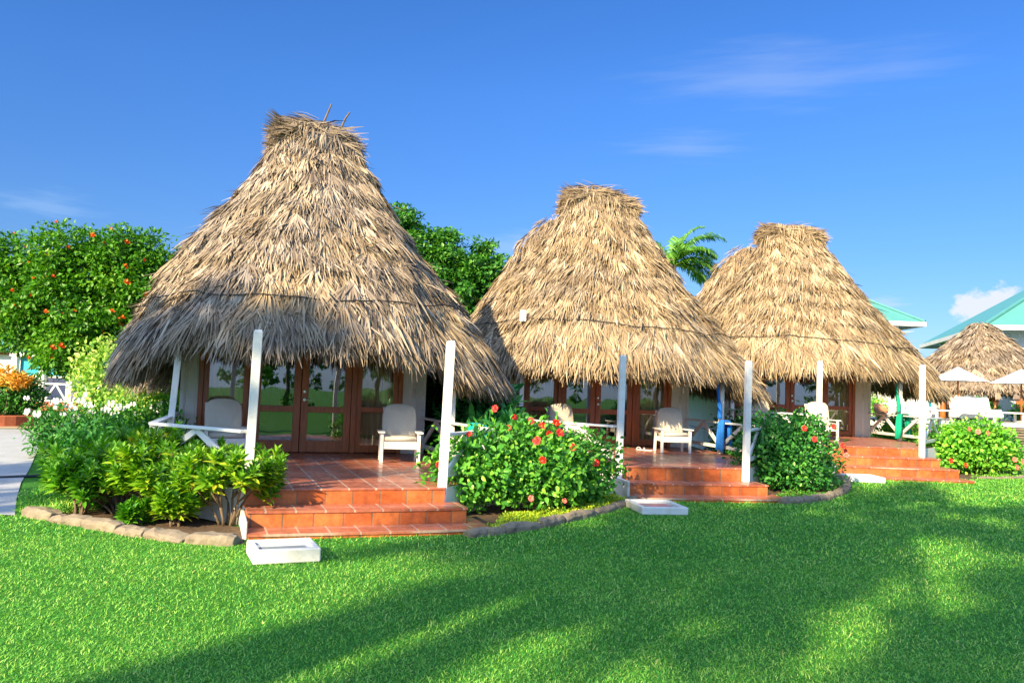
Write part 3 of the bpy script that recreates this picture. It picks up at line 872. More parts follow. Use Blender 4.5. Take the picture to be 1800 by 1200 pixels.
basin(-1.93, 7.25, .42, .56, .50, .12, 'white foot basin in full sun at the steps of the nearest cottage')
basin(1.98, 10.95, .16, .62, .75, .10, 'white foot basin in shade at the steps of the middle cottage')
basin(6.55, 15.25, -.02, .62, .6, .10, 'small white foot basin beside the far cottage steps')


# ------------------------------------------------------------------ leaves and plants
def leaves(P, A, N, L, Wd, rg, fold=.35, six=True):
    """P base points, A leaf axes, N leaf normals"""
    A = unit(A); Sd = unit(np.cross(A, N)); N = np.cross(Sd, A)
    l = L[:, None]; w = Wd[:, None] / 2
    n = len(P)
    if six:
        m1 = P + A * l * .30; m2 = P + A * l * .68 - N * l * .04; tip = P + A * l - N * l * .14
        up = N * w * fold
        V = np.stack([P, m1 + Sd * w * .85 + up, m2 + Sd * w * .8 + up, tip, m2 - Sd * w * .8 + up, m1 - Sd * w * .85 + up, m1 * .5 + m2 * .5], 1).reshape(-1, 3)
        i = np.arange(n)[:, None] * 7
        Q = np.concatenate([i + [0, 6, 2, 1], i + [0, 5, 4, 6]]); T = np.concatenate([i + [6, 3, 2], i + [6, 4, 3]])
        return V, Q, T
    up = N * w * fold
    mid = P + A * l * .45
    V = np.stack([P, mid + Sd * w + up, P + A * l - N * l * .08, mid - Sd * w + up], 1).reshape(-1, 3)
    i = np.arange(n)[:, None] * 4
    return V, None, np.concatenate([i + [0, 2, 1], i + [0, 3, 2]])


def leaf_mesh(name, P, A, N, L, Wd, rnd, mat, parent, rg, fold=.35, six=True):
    V, Q, T = leaves(P, A, N, L, Wd, rg, fold, six)
    if six: return np_mesh(name, V, [Q, T], mat, parent, np.concatenate([rnd, rnd, rnd, rnd]))
    return np_mesh(name, V, [T], mat, parent, np.concatenate([rnd, rnd]))


def sph(rg, n):
    v = rg.normal(0, 1, (n, 3)); return unit(v)


def blob_points(rg, blobs, n, shell=.55):
    """points in a union of ellipsoids, thicker near their surfaces, in clumps"""
    b = np.array([q[:6] for q in blobs], float)
    vol = (b[:, 3] * b[:, 4] * b[:, 5]) ** .75
    w = rg.choice(len(b), n, p=vol / vol.sum())
    d = sph(rg, n)
    rad = rg.uniform(0, 1, n) ** (1 - shell)
    lum = 1 + .12 * np.sin(7 * d[:, 0] + 3 * w) * np.sin(6 * d[:, 1] + w) + .10 * np.sin(11 * d[:, 2] + 2 * w)
    c = b[w, :3]; r = b[w, 3:6]
    return c + d * r * (rad * lum)[:, None], d, rad


def bush(name, loc, blobs, n, L, Wd, mat, label, cat, seed, group=None, shell=.6, six=True, stems=6, rise=.5, base_r=.15, spray=.12, stem_h=None):
    rg = rng(seed)
    root = empty(name, loc)
    P, D, rad = blob_points(rg, blobs, n, shell)
    P += rg.normal(0, .02, P.shape)
    ok = P[:, 2] > .03; P, D, rad = P[ok], D[ok], rad[ok]; n = len(P)
    sp = rg.uniform(0, 1, n) < spray
    P = P + D * (sp * rg.uniform(0, .14, n))[:, None] + np.array([0, 0, 1]) * (sp * rg.uniform(0, .10, n))[:, None]
    A = unit(D * .7 + sph(rg, n) * .9 + np.array([0, 0, .15]))
    N = unit(D * .6 + np.array([0, 0, rise]) + sph(rg, n) * .55)
    l = rg.uniform(.7, 1.25, n) * L
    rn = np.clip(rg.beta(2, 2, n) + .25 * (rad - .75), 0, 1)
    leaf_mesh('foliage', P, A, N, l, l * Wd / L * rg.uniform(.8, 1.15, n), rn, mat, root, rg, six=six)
    if stems:
        mb = MB()
        for i in range(stems):
            b = blobs[i % len(blobs)]
            a = rg.uniform(0, 2 * PI); s0 = (b[0] * .55 + base_r * math.cos(a), b[1] * .55 + base_r * math.sin(a), -.03)
            e = (b[0] + b[3] * .55 * math.cos(a), b[1] + b[4] * .55 * math.sin(a), b[2] + b[5] * rg.uniform(.0, .5))
            m = tuple((s0[q] + e[q]) / 2 + rg.normal(0, .03) - (.04 if q == 2 else 0) for q in range(3))
            t = .012 + .008 * rg.uniform()
            mb.tube([s0, m, e], [t, t * .8, t * .4], 6)
        mb.build('stems', [M['bark']], root, smooth=True)
    tag(root, label, cat, group)
    return root, rg


FLOWER = {}


def flower_mesh(key, mat, r=.055):
    if key in FLOWER: return FLOWER[key]
    mb = MB()
    for i in range(5):
        a = 2 * PI * i / 5; ca, sa = math.cos(a), math.sin(a); pa, pb = -sa, ca
        def q(rr, s, z): return (ca * rr + pa * s, sa * rr + pb * s, z)
        mb.add([q(.004, -.006, 0), q(.004, .006, 0), q(r * .55, .62 * r * .8, r * .35), q(r * .6, 0, r * .28), q(r * .55, -.62 * r * .8, r * .35), q(r, .40 * r, r * .22), q(r * 1.08, 0, r * .30), q(r, -.40 * r, r * .22)],
               [(0, 1, 2, 3), (0, 3, 4), (3, 2, 5, 6), (4, 3, 6, 7)], 0)
    mb.tube([(0, 0, 0), (.1 * r, 0, r * .9), (.2 * r, 0, r * 1.35)], [.05 * r, .05 * r, .10 * r], 6, 1)
    me = bpy.data.meshes.new('flower'); me.from_pydata(mb.v, [], mb.f); me.polygons.foreach_set('material_index', mb.m); me.update()
    me.materials.append(mat); me.materials.append(M['stamen'])
    FLOWER[key] = me
    return me


def put_flower(root, p, d, key='red', s=1.0, spin=0):
    me = flower_mesh(key, M['petal'] if key == 'red' else M['petal_pale'])
    o = bpy.data.objects.new('flower', me); COL.objects.link(o); o.parent = root
    o.location = [p[i] - root.location[i] for i in range(3)]
    q = Vector(d).normalized().to_track_quat('Z', 'Y')
    o.rotation_euler = (q.to_matrix().to_4x4() @ Matrix.Rotation(spin, 4, 'Z')).to_euler()
    o.scale = (s, s, s)
    return o


def hib_blobs(pts):
    return [(x, y, z, a, b, c) for x, y, z, a, b, c in pts]


# big hibiscus between the nearest and middle steps
HIB1, rg = bush('hibiscus_bush', (.15, 10.5, 0), [(-.72, -.42, .50, .45, .42, .48), (-.35, -.30, .56, .55, .48, .50), (.1, .0, .60, .60, .5, .50), (.55, .42, .56, .58, .5, .48), (.95, .85, .52, .48, .45, .44), (.25, -.10, .42, .6, .42, .36), (.15, .35, .70, .5, .4, .38), (.85, .65, .30, .4, .4, .30)],
                9500, .085, .052, M['hib'], 'large hibiscus bush with scattered red flowers between the nearest and middle steps', 'bush', 101, 'hibiscus bushes beside the steps', spray=.2)
for i, (x, y, z) in enumerate([(-.14, 10.9, 1.27), (.12, 10.9, 1.16), (-.42, 9.85, .98), (.05, 10.25, 1.06), (.33, 10.5, 1.14), (.48, 10.45, 1.09), (.56, 10.4, .98), (.66, 10.6, 1.13), (.40, 10.0, .92), (.47, 9.75, .72), (-.76, 9.7, .62), (1.18, 10.6, .63), (.86, 10.2, .85), (.34, 9.75, .26), (.76, 10.1, .20), (.70, 10.5, 1.0)]):
    put_flower(HIB1, (x - .05, y + .02, z), (rg.normal(0, .4), -1, rg.normal(.2, .3)), 'red' if i not in (13, 14) else 'pale', rg.uniform(.6, 1.0), rg.uniform(0, 1))
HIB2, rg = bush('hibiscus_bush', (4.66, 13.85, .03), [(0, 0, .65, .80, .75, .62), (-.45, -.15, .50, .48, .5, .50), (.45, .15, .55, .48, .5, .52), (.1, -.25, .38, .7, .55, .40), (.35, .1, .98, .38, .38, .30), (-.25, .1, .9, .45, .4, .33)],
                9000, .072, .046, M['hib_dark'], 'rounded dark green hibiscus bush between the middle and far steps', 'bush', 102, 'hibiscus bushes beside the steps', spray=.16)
for x, y, z in [(5.25, 13.3, 1.12), (4.72, 13.15, 1.08), (4.85, 13.05, .92), (5.42, 13.35, .82), (5.52, 13.5, .72), (5.5, 13.4, .66)]:
    put_flower(HIB2, (x, y, z), (rg.normal(0, .4), -1, .2), 'red' if z > .7 else 'pale', .8, rg.uniform(0, 1))
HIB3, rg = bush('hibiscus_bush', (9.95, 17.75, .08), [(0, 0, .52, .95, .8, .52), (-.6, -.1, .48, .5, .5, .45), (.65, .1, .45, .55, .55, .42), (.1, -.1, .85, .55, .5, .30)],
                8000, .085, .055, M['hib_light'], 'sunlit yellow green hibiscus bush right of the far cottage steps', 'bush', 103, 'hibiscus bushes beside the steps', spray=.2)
for x, y, z in [(9.05, 16.85, .40), (9.35, 16.85, .32), (10.45, 17.0, .46), (10.65, 17.05, .42), (10.95, 17.2, .60), (11.05, 17.3, .64), (11.15, 17.2, .38), (11.2, 17.4, .7), (9.5, 17.0, 1.05), (9.75, 17.1, 1.0), (9.95, 17.1, .98), (10.5, 17.0, .3)]:
    put_flower(HIB3, (x, y, z), (rg.normal(0, .4), -1, .2), 'red' if z < .41 and x < 10 else 'pale', .95, rg.uniform(0, 1))


def croton(loc, h, r, nst, label, seed, mat='croton', leafL=.125, per=17, tilt=.0):
    """stems that fork into tips, each tip a rosette of upright oblong leaves"""
    rg = rng(seed)
    root = empty('croton_shrub', loc)
    mb = MB(); tips = []
    for i in range(nst):
        a = 2 * PI * (i + rg.uniform(-.3, .3)) / nst
        rr = r * rg.uniform(.15, .75)
        b0 = Vector((.05 * math.cos(a), .05 * math.sin(a), -.03))
        k1 = Vector((rr * .45 * math.cos(a), rr * .45 * math.sin(a), h * rg.uniform(.12, .30)))
        mb.tube([b0, (b0 + k1) / 2 + Vector((rg.normal(0, .012), rg.normal(0, .012), 0)), k1], [.017, .015, .012], 6)
        for j in range(4):
            a2 = a + rg.uniform(-1.3, 1.3)
            k2 = k1 + Vector((rr * .5 * math.cos(a2), rr * .5 * math.sin(a2), h * rg.uniform(.04, .32)))
            mb.tube([k1, k2], [.010, .008], 5)
            for q in range(4):
                a3 = a2 + rg.uniform(-1.6, 1.6)
                e = k2 + Vector((r * .34 * math.cos(a3), r * .34 * math.sin(a3), h * rg.uniform(.06, .32)))
                e.z = min(e.z, h * rg.uniform(.84, 1.0))
                mb.tube([k2, e], [.007, .005], 5, cap=False)
                tips.append((e, (e - k2).normalized()))
                if rg.uniform() < .8: tips.append(((e + k2) / 2, (e - k2).normalized()))
    mb.build('stems', [M['bark']], root, smooth=True)
    P, A, N, L, rn = [], [], [], [], []
    for e, d in tips:
        ax = np.array((d + Vector((0, 0, .9))).normalized()); t = rg.uniform(0, 1)
        for i in range(per):
            f = i / per; an = i * 2.4 + t * 6
            o1 = unit(np.cross(ax, [.3, .9, .1])); o2 = np.cross(ax, o1)
            out = o1 * math.cos(an) + o2 * math.sin(an)
            sp = .35 + .95 * f
            A.append(ax * math.cos(sp) + out * math.sin(sp)); N.append(ax * math.sin(sp) * 1.0 - out * math.cos(sp) + sph(rg, 1)[0] * .3)
            P.append(np.array(e) - ax * f * .10); L.append(leafL * rg.uniform(.75, 1.2) * (.75 + .35 * f)); rn.append(np.clip(.30 + .32 * (t - .5) + .35 * f * f + rg.normal(0, .13), 0, 1))
    L = np.array(L)
    leaf_mesh('foliage', np.array(P), np.array(A), np.array(N), L, L * rg.uniform(.30, .40, len(L)), np.array(rn), M[mat], root, rg, fold=.25)
    tag(root, label, 'croton shrub', 'croton shrubs in the left bed')
    return root


croton((-2.93, 8.72, 0), 1.02, .66, 7, 'bushy yellow green croton against the nearest cottage steps, bare forked stems below', 201)
croton((-3.40, 8.55, 0), .50, .26, 3, 'small yellow leaved croton, lowest of the row, in front of the white porch base', 202, per=14)
croton((-3.78, 8.85, 0), .92, .52, 6, 'upright croton beside the small yellow one, dark slender stems', 203)
croton((-3.40, 9.15, 0), .98, .48, 6, 'croton pressed against the white porch railing of the nearest cottage', 207)
croton((-4.25, 9.15, 0), .96, .60, 8, 'dense olive croton in the middle of the left bed', 204, mat='croton_green')
croton((-4.75, 9.55, 0), .88, .56, 8, 'leftmost croton of the bed, its leaves touching the grass patch', 205, mat='croton_green')
croton((-4.45, 10.1, 0), 1.05, .6, 7, 'tall green croton behind the olive one in the left bed', 206, mat='croton_green')
croton((-4.62, 8.98, 0), .80, .50, 7, 'broad olive croton at the front of the bed, nearest the big left kerb stones', 209, mat='croton_green')
croton((-3.95, 9.45, 0), 1.0, .55, 7, 'croton behind the upright one, filling the bed before the porch corner', 210)
croton((-3.80, 8.52, 0), .26, .16, 3, 'knee low sprig of croton beside the kerb stones', 208, per=12, mat='croton_green')

bush('leafy_shrub', (-5.35, 11.2, 0), [(0, 0, .42, .75, .7, .42), (.6, .3, .45, .6, .6, .43), (-.35, .2, .36, .5, .6, .36), (.2, -.3, .34, .65, .5, .34)], 6500, .10, .042, M['shrub'],
     'dark green shrub behind the crotons, spilling over the path edge', 'shrub', 301, spray=.2)
bush('leafy_shrub', (-6.2, 12.7, 0), [(0, 0, .42, .75, .8, .42), (.8, .4, .48, .6, .6, .48), (-.45, .1, .33, .45, .5, .34)], 5000, .10, .042, M['shrub'],
     'dark green shrub in front of the white flowered one', 'shrub', 302, spray=.2)
OL, rg = bush('flowering_shrub', (-7.55, 14.5, .05), [(0, 0, .46, .75, .8, .46), (.8, .3, .50, .7, .7, .48), (-.45, 0, .42, .45, .5, .42), (1.5, .3, .50, .6, .6, .48)], 6000, .11, .035, M['shrub'],
              'oleander like shrub topped with clusters of white flowers beside the path', 'shrub', 303, spray=.2)
fm = MB()
for i in range(9):
    d = sph(rg, 1)[0]; c = d * .03
    for q in range(5):
        a = 2 * PI * q / 5
        fm.add([(c[0] * 1.8, c[1] - .012, c[2] * 1.8), (c[0] * 1.8 + .022 * math.cos(a), c[1] - .02, c[2] * 1.8 + .022 * math.sin(a)), (c[0] * 1.8 + .026 * math.cos(a + .5), c[1] - .016, c[2] * 1.8 + .026 * math.sin(a + .5)), (c[0] * 1.8 + .022 * math.cos(a + 1), c[1] - .02, c[2] * 1.8 + .022 * math.sin(a + 1))], [(0, 1, 2, 3)])
fme = bpy.data.meshes.new('flower_cluster'); fme.from_pydata(fm.v, [], fm.f); fme.update(); fme.materials.append(M['white_fl'])
for i in range(40):
    o = bpy.data.objects.new('flower_cluster', fme); COL.objects.link(o); o.parent = OL
    u = rg.uniform(-.70, .85) if i < 30 else rg.uniform(.8, 1.7)
    o.location = (u, -.70 + rg.uniform(-.1, .9), .93 + rg.normal(0, .09) - .30 * max(0, -u - .3)); o.scale = (rg.uniform(.6, 1.05),) * 3; o.rotation_euler = (0, 0, rg.uniform(-.6, .6))
bush('variegated_shrub', (-8.15, 17.2, .08), [(0, 0, 1.1, .85, .9, 1.05), (.8, -.1, .9, .8, .8, .9), (-.6, .2, 1.55, .55, .6, .60), (.3, -.3, .6, .8, .7, .6)], 8500, .10, .055, M['vine'],
     'tall pale variegated shrub beside the turquoise gable, sunlit', 'shrub', 304, spray=.25)
bush('variegated_shrub', (-6.6, 15.9, .08), [(0, 0, .85, .95, .8, .80), (.8, .1, .8, .8, .7, .75), (-.4, -.2, .6, .8, .7, .6)], 7500, .09, .05, M['vine'],
     'lower pale variegated shrub under the left eave of the nearest cottage', 'shrub', 305, spray=.25)
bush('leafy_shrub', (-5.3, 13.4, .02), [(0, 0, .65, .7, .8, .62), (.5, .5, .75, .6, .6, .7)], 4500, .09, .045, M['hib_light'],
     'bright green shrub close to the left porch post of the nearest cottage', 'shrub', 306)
# tropical planting between the cottages
GAP = [(0, 2.95, 4.6, 1.35, .65), (0, 2.8, 7.0, 1.7, .9), (0, 2.75, 3.2, .95, .5), (0, 3.4, 5.9, 1.3, .6)]
GL = ['broad leaved tropical plant behind the railing of the nearest cottage', 'dark tropical plant deepest in the gap behind the nearest cottage', 'tropical plant rising behind the big hibiscus bush', 'tropical plant in the gap nearest the left eave of the middle cottage']
for i, (k, u, v, h, r) in enumerate(GAP):
    p = W(k, u, v); p = (p[0], p[1], float(gz(p[0], p[1])))
    bush('tropical_plant', p, [(0, 0, h * .55, r, r, h * .5), (.2, -.1, h * .75, r * .7, r * .7, h * .3), (0, 0, h * .28, r * .8, r * .8, h * .3)], 1700, .34, .10, M['big_leaf'], GL[i], 'plant', 320 + i, 'dark tropical plants between the cottages', rise=.9, stems=5)
for i, (k, u, v, h, r, m, lab) in enumerate([(1, 2.75, 2.6, .75, .5, 'hib', 'low hibiscus beyond the blue towel railing with one red bloom'), (1, 3.0, 4.2, 1.0, .6, 'shrub', 'dark shrub beyond the middle cottage railing'), (1, 3.6, 3.2, .7, .5, 'hib', 'low green bush between the middle cottage and the far porch'),
                                             (2, 2.8, 2.4, .75, .5, 'hib_light', 'sunlit low bush beyond the green towel railing'), (2, 3.2, 3.6, .95, .6, 'hib', 'green bush beyond the far cottage porch'), (2, 2.9, 5.2, 1.15, .6, 'hib_light', 'taller bush by the far corner of the far cottage'), (2, 3.7, 2.6, .7, .5, 'hib_light', 'sunlit bush at the end of the far porch railing')]):
    p = W(k, u, v); p = (p[0], p[1], float(gz(p[0], p[1])))
    b, rg = bush('leafy_shrub', p, [(0, 0, h * .55, r, r, h * .5), (.2, .1, h * .6, r * .7, r * .8, h * .45), (-.2, -.1, h * .35, r * .8, r * .7, h * .35)], 2600, .08, .05, M[m], lab, 'shrub', 340 + i)
    if i == 0:
        put_flower(b, (p[0] - .35, p[1] - .42, .62), (-.2, -1, .1), 'red', 1.2); put_flower(b, (p[0] - .2, p[1] - .35, .98), (0, -1, .1), 'pale', .9)


# ------------------------------------------------------------------ trees
def tree(name, loc, trunk, crown, n, L, Wd, mat, label, seed, group=None, six=False, trunk_r=.14, shell=.5, cat='tree'):
    """trunk (list of points), crown blobs in local coordinates; limbs run from the trunk top into each blob"""
    rg = rng(seed)
    root = empty(name, loc)
    t = MB(); m = len(trunk)
    t.tube(trunk, [trunk_r * (1.25 - .55 * i / (m - 1)) for i in range(m)], 10)
    top = Vector(trunk[-1])
    for b in crown:
        e = Vector(b[:3]); q = (top + e) / 2 + Vector((rg.normal(0, .1), rg.normal(0, .1), rg.normal(.05, .1)))
        t.tube([top, q, e], [trunk_r * .55, trunk_r * .38, trunk_r * .12], 7)
        for s in range(3):
            d = sph(rg, 1)[0]; f = e + Vector((d[0] * b[3], d[1] * b[4], d[2] * b[5])) * .75
            t.tube([q * .4 + e * .6, (e + f) / 2, f], [trunk_r * .2, trunk_r * .13, trunk_r * .04], 5)
    t.build('trunk', [M['trunk']], root, smooth=True)
    # clumps on each blob's surface, leaves round each clump
    P, D, rad = blob_points(rg, crown, max(40, n // 45), shell)
    w = rg.integers(0, len(P), n)
    d2 = sph(rg, n)
    sc = rg.uniform(.16, .38, len(P))[w]
    Q = P[w] + d2 * (sc * rg.uniform(.2, 1, n) ** .5)[:, None] * [1.15, 1.15, .75]
    A = unit(d2 * .5 + D[w] * .3 + sph(rg, n) * .7 - np.array([0, 0, .15]))
    N = unit(D[w] * .4 + np.array([0, 0, .8]) + sph(rg, n) * .6)
    l = rg.uniform(.7, 1.25, n) * L
    rn = np.clip(rg.beta(2, 2, n) * .7 + .3 * rg.uniform(0, 1, len(P))[w], 0, 1)
    leaf_mesh('crown', Q, A, N, l, l * Wd / L, rn, mat, root, rg, six=six)
    tag(root, label, cat, group)
    return root, P, D, rg


FT, P, D, rg = tree('flowering_tree', (-10.3, 20.2, .08), [(0, 0, -.05), (.05, 0, .8), (-.05, .05, 1.7)],
                    [(0, 0, 3.3, 1.5, 1.4, 1.25), (-1.5, -.1, 3.0, 1.2, 1.2, 1.2), (1.35, .1, 3.2, 1.25, 1.2, 1.15), (-.6, -.2, 4.35, 1.0, 1.0, .75), (.7, 0, 4.4, 1.0, 1.0, .75), (-2.3, .2, 3.9, .9, .9, .8), (2.1, .2, 3.9, .8, .9, .75), (-1.3, -.2, 2.55, .9, .9, .65), (.8, -.3, 2.4, 1.1, 1.0, .7), (-2.9, 0, 3.3, .8, .9, .85), (-.3, -.5, 2.1, .9, .8, .55), (-.1, -.8, 1.75, .8, .6, .42)],
                    62000, .125, .07, M['tree'], 'broad round tree dotted with orange blossoms, left of the nearest cottage', 401)
om = MB()
for i in range(9):
    d = sph(rg, 1)[0]; c = np.array([d[0], d[1] * .6, d[2] * .7]) * .06
    om.lathe([(.001, 0), (.03, .01), (.045, .035)], 6, (0, 0))
    for q in range(len(om.v) - 18, len(om.v)): om.v[q] = (om.v[q][0] + c[0], om.v[q][1] + c[1], om.v[q][2] + c[2])
ome = bpy.data.meshes.new('blossom'); ome.from_pydata(om.v, [], om.f); ome.update(); ome.materials.append(M['orange_fl'])
front = [i for i in range(len(P)) if D[i][1] < .35]
rg.shuffle(front)
for i in front[:98]:
    o = bpy.data.objects.new('blossom', ome); COL.objects.link(o); o.parent = FT
    o.location = P[i] + D[i] * (.30 if D[i][2] < .3 else .12) + np.array([0, -.20, .04]); o.rotation_euler = (rg.uniform(.4, 1.3), 0, rg.uniform(-.6, .6)); o.scale = (rg.uniform(.5, 1.0),) * 3
tree('leafy_tree', (-2.0, 27.5, .08), [(0, 0, -.05), (.1, 0, 1.8), (0, 0, 3.4)],
     [(0, 0, 5.0, 1.5, 1.4, 1.1), (-1.3, 0, 5.9, 1.3, 1.2, 1.0), (1.1, 0, 5.3, 1.0, 1.1, .85), (-1.9, 0, 6.9, .8, .8, .65), (-.4, .1, 6.2, .9, 1, .6), (.4, 0, 4.0, 1.4, 1.2, .8), (1.0, 0, 6.0, .45, .5, .4), (-2.3, 0, 5.0, 1.2, 1.0, 1.0)],
     22000, .16, .095, M['tree_dark'], 'tall leafy tree showing between the nearest and middle thatched roofs', 402)


def palm(loc, trunk, nfr, fl, label, seed, group=None, trunk_r=.13, bias=None, droop=1.0):
    rg = rng(seed)
    root = empty('palm_tree', loc)
    t = MB(); m = len(trunk)
    t.tube(trunk, [trunk_r * (1.35 - .55 * min(1, 2.5 * i / (m - 1))) if i < 2 else trunk_r * (.85 - .15 * i / m) for i in range(m)], 12)
    t.build('trunk', [M['trunk']], root, smooth=True)
    top = np.array(trunk[-1], float)
    for f in range(nfr):
        a = 2 * PI * f / nfr * 2.618 + rg.uniform(-.2, .2); el = R(rg.uniform(-5, 75))
        if bias: a, el = bias[f % len(bias)]; el = R(el)
        l = fl * rg.uniform(.85, 1.1); n = 16
        d = np.array([math.cos(a) * math.cos(el), math.sin(a) * math.cos(el), math.sin(el)])
        pts = [top.copy()]; v = d.copy()
        for i in range(n):
            v = unit(v + np.array([0, 0, -.10 * droop * (.4 + i / n * 1.3)])); pts.append(pts[-1] + v * l / n)
        pts = np.array(pts)
        mb = MB(); mb.tube([tuple(p) for p in pts], [.022 * (1 - .85 * i / n) + .003 for i in range(n + 1)], 5)
        nl = 44
        q = np.repeat(np.linspace(.10, .99, nl), 2); sd = np.tile([-1, 1], nl)
        ii = q * n; i0 = np.minimum(ii.astype(int), n - 1); fr = (ii - i0)[:, None]
        P = pts[i0] * (1 - fr) + pts[i0 + 1] * fr; T = unit(pts[i0 + 1] - pts[i0])
        side = unit(np.cross(T, np.array([0, 0, 1.0]) + 1e-3)); up = np.cross(side, T)
        A = unit(side * sd[:, None] * .85 + T * .65 + up * .15 + rg.normal(0, .08, P.shape))
        L = l * .30 * np.sin(PI * np.clip(q * .9 + .12, 0, 1)) ** .7 * rg.uniform(.85, 1.1, len(q))
        V, F = blades(P, A, unit(up + .01), L, np.full(len(q), .042) * fl / 2, np.full(len(q), .05), np.full(len(q), .75) * droop, rg, twist=.15, side=.05)
        b = len(mb.v)
        Vv = np.concatenate([np.array([tuple(x) for x in mb.v]), V])
        Fq = [f_ for f_ in mb.f if len(f_) == 4]
        np_mesh('frond', Vv, [np.array(Fq), F + b], M['palm'], root, np.concatenate([np.full(len(Fq), .6), np.tile(rg.uniform(.1, .9, len(q)), 2)]))
    tag(root, label, 'palm tree', group)
    return root


palm((5.2, 26.2, .08), [(.0, 0, -.05), (.1, 0, 1.5), (.0, 0, 3.4), (-.1, 0, 5.6)], 20, 1.95, 'coconut palm whose drooping fronds show between the middle and far roofs', 501,
     bias=[(.1, 65), (.25, 35), (-.2, 60), (0, 15), (.5, 50), (-.4, 20), (2.6, 60), (3.2, 40), (1.2, 70), (.2, 50), (-.1, -5), (.05, 28), (-1.4, 50), (1.8, 40), (4.2, 30), (.0, 75), (.3, 5), (-.7, 45), (.7, 25), (.15, 50)], droop=1.2)


# ------------------------------------------------------------------ trees standing behind the photographer; their shade falls on the lawn
def swing(x, y, a=R(7.0), px=0.0, py=9.0):
    c, q = math.cos(a), math.sin(a)
    return (px + (x - px) * c - (y - py) * q, py + (x - px) * q + (y - py) * c)


def shade_palm(x, y, h, seed, lean=(0, 0), nfr=13, fl=2.3):
    tr = [(0, 0, -.05), (lean[0] * .15, lean[1] * .15, h * .3), (lean[0] * .5, lean[1] * .5, h * .65), (lean[0], lean[1], h)]
    return palm((*swing(x, y), 0), tr, nfr, fl, 'tall coconut palm on the lawn behind the photographer, shading the grass', seed, 'palms behind the photographer', trunk_r=.34)


SHADE_PALMS = [(-23.2, -10.7, 15.2, 601, (.9, .6)), (-19.3, -14.6, 15.6, 602, (.6, -.7)), (-18.5, -17.3, 16.0, 603, (-.5, .9)), (-15.8, -17.1, 16.4, 604, (.8, .5)), (-20.9, -18.0, 17.0, 605, (.4, .8))]
for a in SHADE_PALMS: shade_palm(*a)
SHADE_TREES = [((-7.6, -4.6, 0), [(-.7, .4, 8.0, 1.9, 1.7, 1.1), (1.3, 2.4, 8.0, 2.0, 1.8, 1.1), (.2, -2.0, 8.1, 2.0, 1.8, 1.1)], 4600, 611),
               ((-3.6, -2.4, 0), [(-.2, 2.2, 8.0, 2.0, 1.8, 1.1), (.4, -1.6, 8.1, 2.2, 2.0, 1.2), (2.8, .6, 7.9, 1.8, 1.7, 1.1), (-1.8, -4.6, 8.0, 2.0, 1.8, 1.1)], 6000, 612),
               ((-12.9, 2.4, 0), [(0, 1.4, 8.0, 1.6, 1.4, 1.2), (1.2, 2.0, 7.2, 1.1, 1.1, .9), (1.6, -2.5, 8.0, 1.1, .9, .6), (1.8, .5, 8.0, 1.3, 1.1, .7), (3.3, .4, 8.0, .8, .7, .5)], 2600, 613),
               ((-18.6, -.6, 0), [(0, 0, 8.0, 2.6, 2.4, 1.4), (1.5, 1.8, 7.6, 1.6, 1.5, 1.0)], 3000, 619),
               ((-4.6, 1.2, 0), [(.0, 1.6, 8.0, 1.1, 1.0, .7), (-1.5, 1.7, 8.0, .7, .7, .5), (-2.3, -.9, 8.1, .6, .5, .4)], 1300, 617),
               ((9, -14, 0), [(0, 0, 2.6, 3.4, 2.0, 2.3), (2.2, 0, 4.4, 2.6, 2.0, 1.8)], 3000, 614), ((15, -15, 0), [(0, 0, 2.8, 3.6, 2.0, 2.4), (-2.2, .4, 4.4, 2.6, 2.0, 2.0)], 3000, 615), ((21.5, -14, 0), [(0, 0, 2.6, 3.4, 2.0, 2.3), (2.2, 0, 4.2, 2.6, 2.0, 1.8)], 3000, 616), ((28, -15, 0), [(0, 0, 2.8, 3.6, 2.0, 2.4), (-2.2, .4, 4.4, 2.6, 2.0, 2.0)], 3000, 618)]
for i, (loc, cr, n, s) in enumerate(SHADE_TREES):
    if s in (611, 612, 613, 617):                                  # tall trees some way back: their shade falls soft on the lawn
        loc = (loc[0] - 6.43, loc[1] - 7.66, 0); cr = [(b[0], b[1], b[2] + 5.1, b[3], b[4], b[5]) for b in cr]
    if s not in (614, 615, 616, 618):
        loc = (*swing(loc[0], loc[1]), 0); cr = [(*swing(b[0], b[1], R(7.0), 0, 0), *b[2:]) for b in cr]
    tree('leafy_tree', loc, [(0, 0, -.05), (.1, 0, 2.0), (0, 0, 4.2 if s in (614, 615, 616, 618) else 9.0)], cr, n, .26, .16, M['tree_dark'], 'wide leafy tree behind the photographer, its dappled shade lying on the lawn', s, 'leafy trees behind the photographer')


# ------------------------------------------------------------------ the ground
xs = np.unique(np.concatenate([np.linspace(-400, -30, 12), np.linspace(-30, 40, 71), np.linspace(40, 400, 12)]))
ys = np.unique(np.concatenate([np.linspace(-120, -12, 6), np.linspace(-12, 40, 105), np.linspace(40, 700, 12)]))
X, Y = np.meshgrid(xs, ys)
nx, ny = len(xs), len(ys)
i = (np.arange(ny - 1)[:, None] * nx + np.arange(nx - 1)[None]).ravel()
o = np_mesh('lawn', np.stack([X.ravel(), Y.ravel(), gz(X, Y).ravel()], 1), [np.stack([i, i + 1, i + nx + 1, i + nx], 1)], M['lawn'], smooth=True)
tag(o, 'short green lawn reaching across the garden', kind='structure')


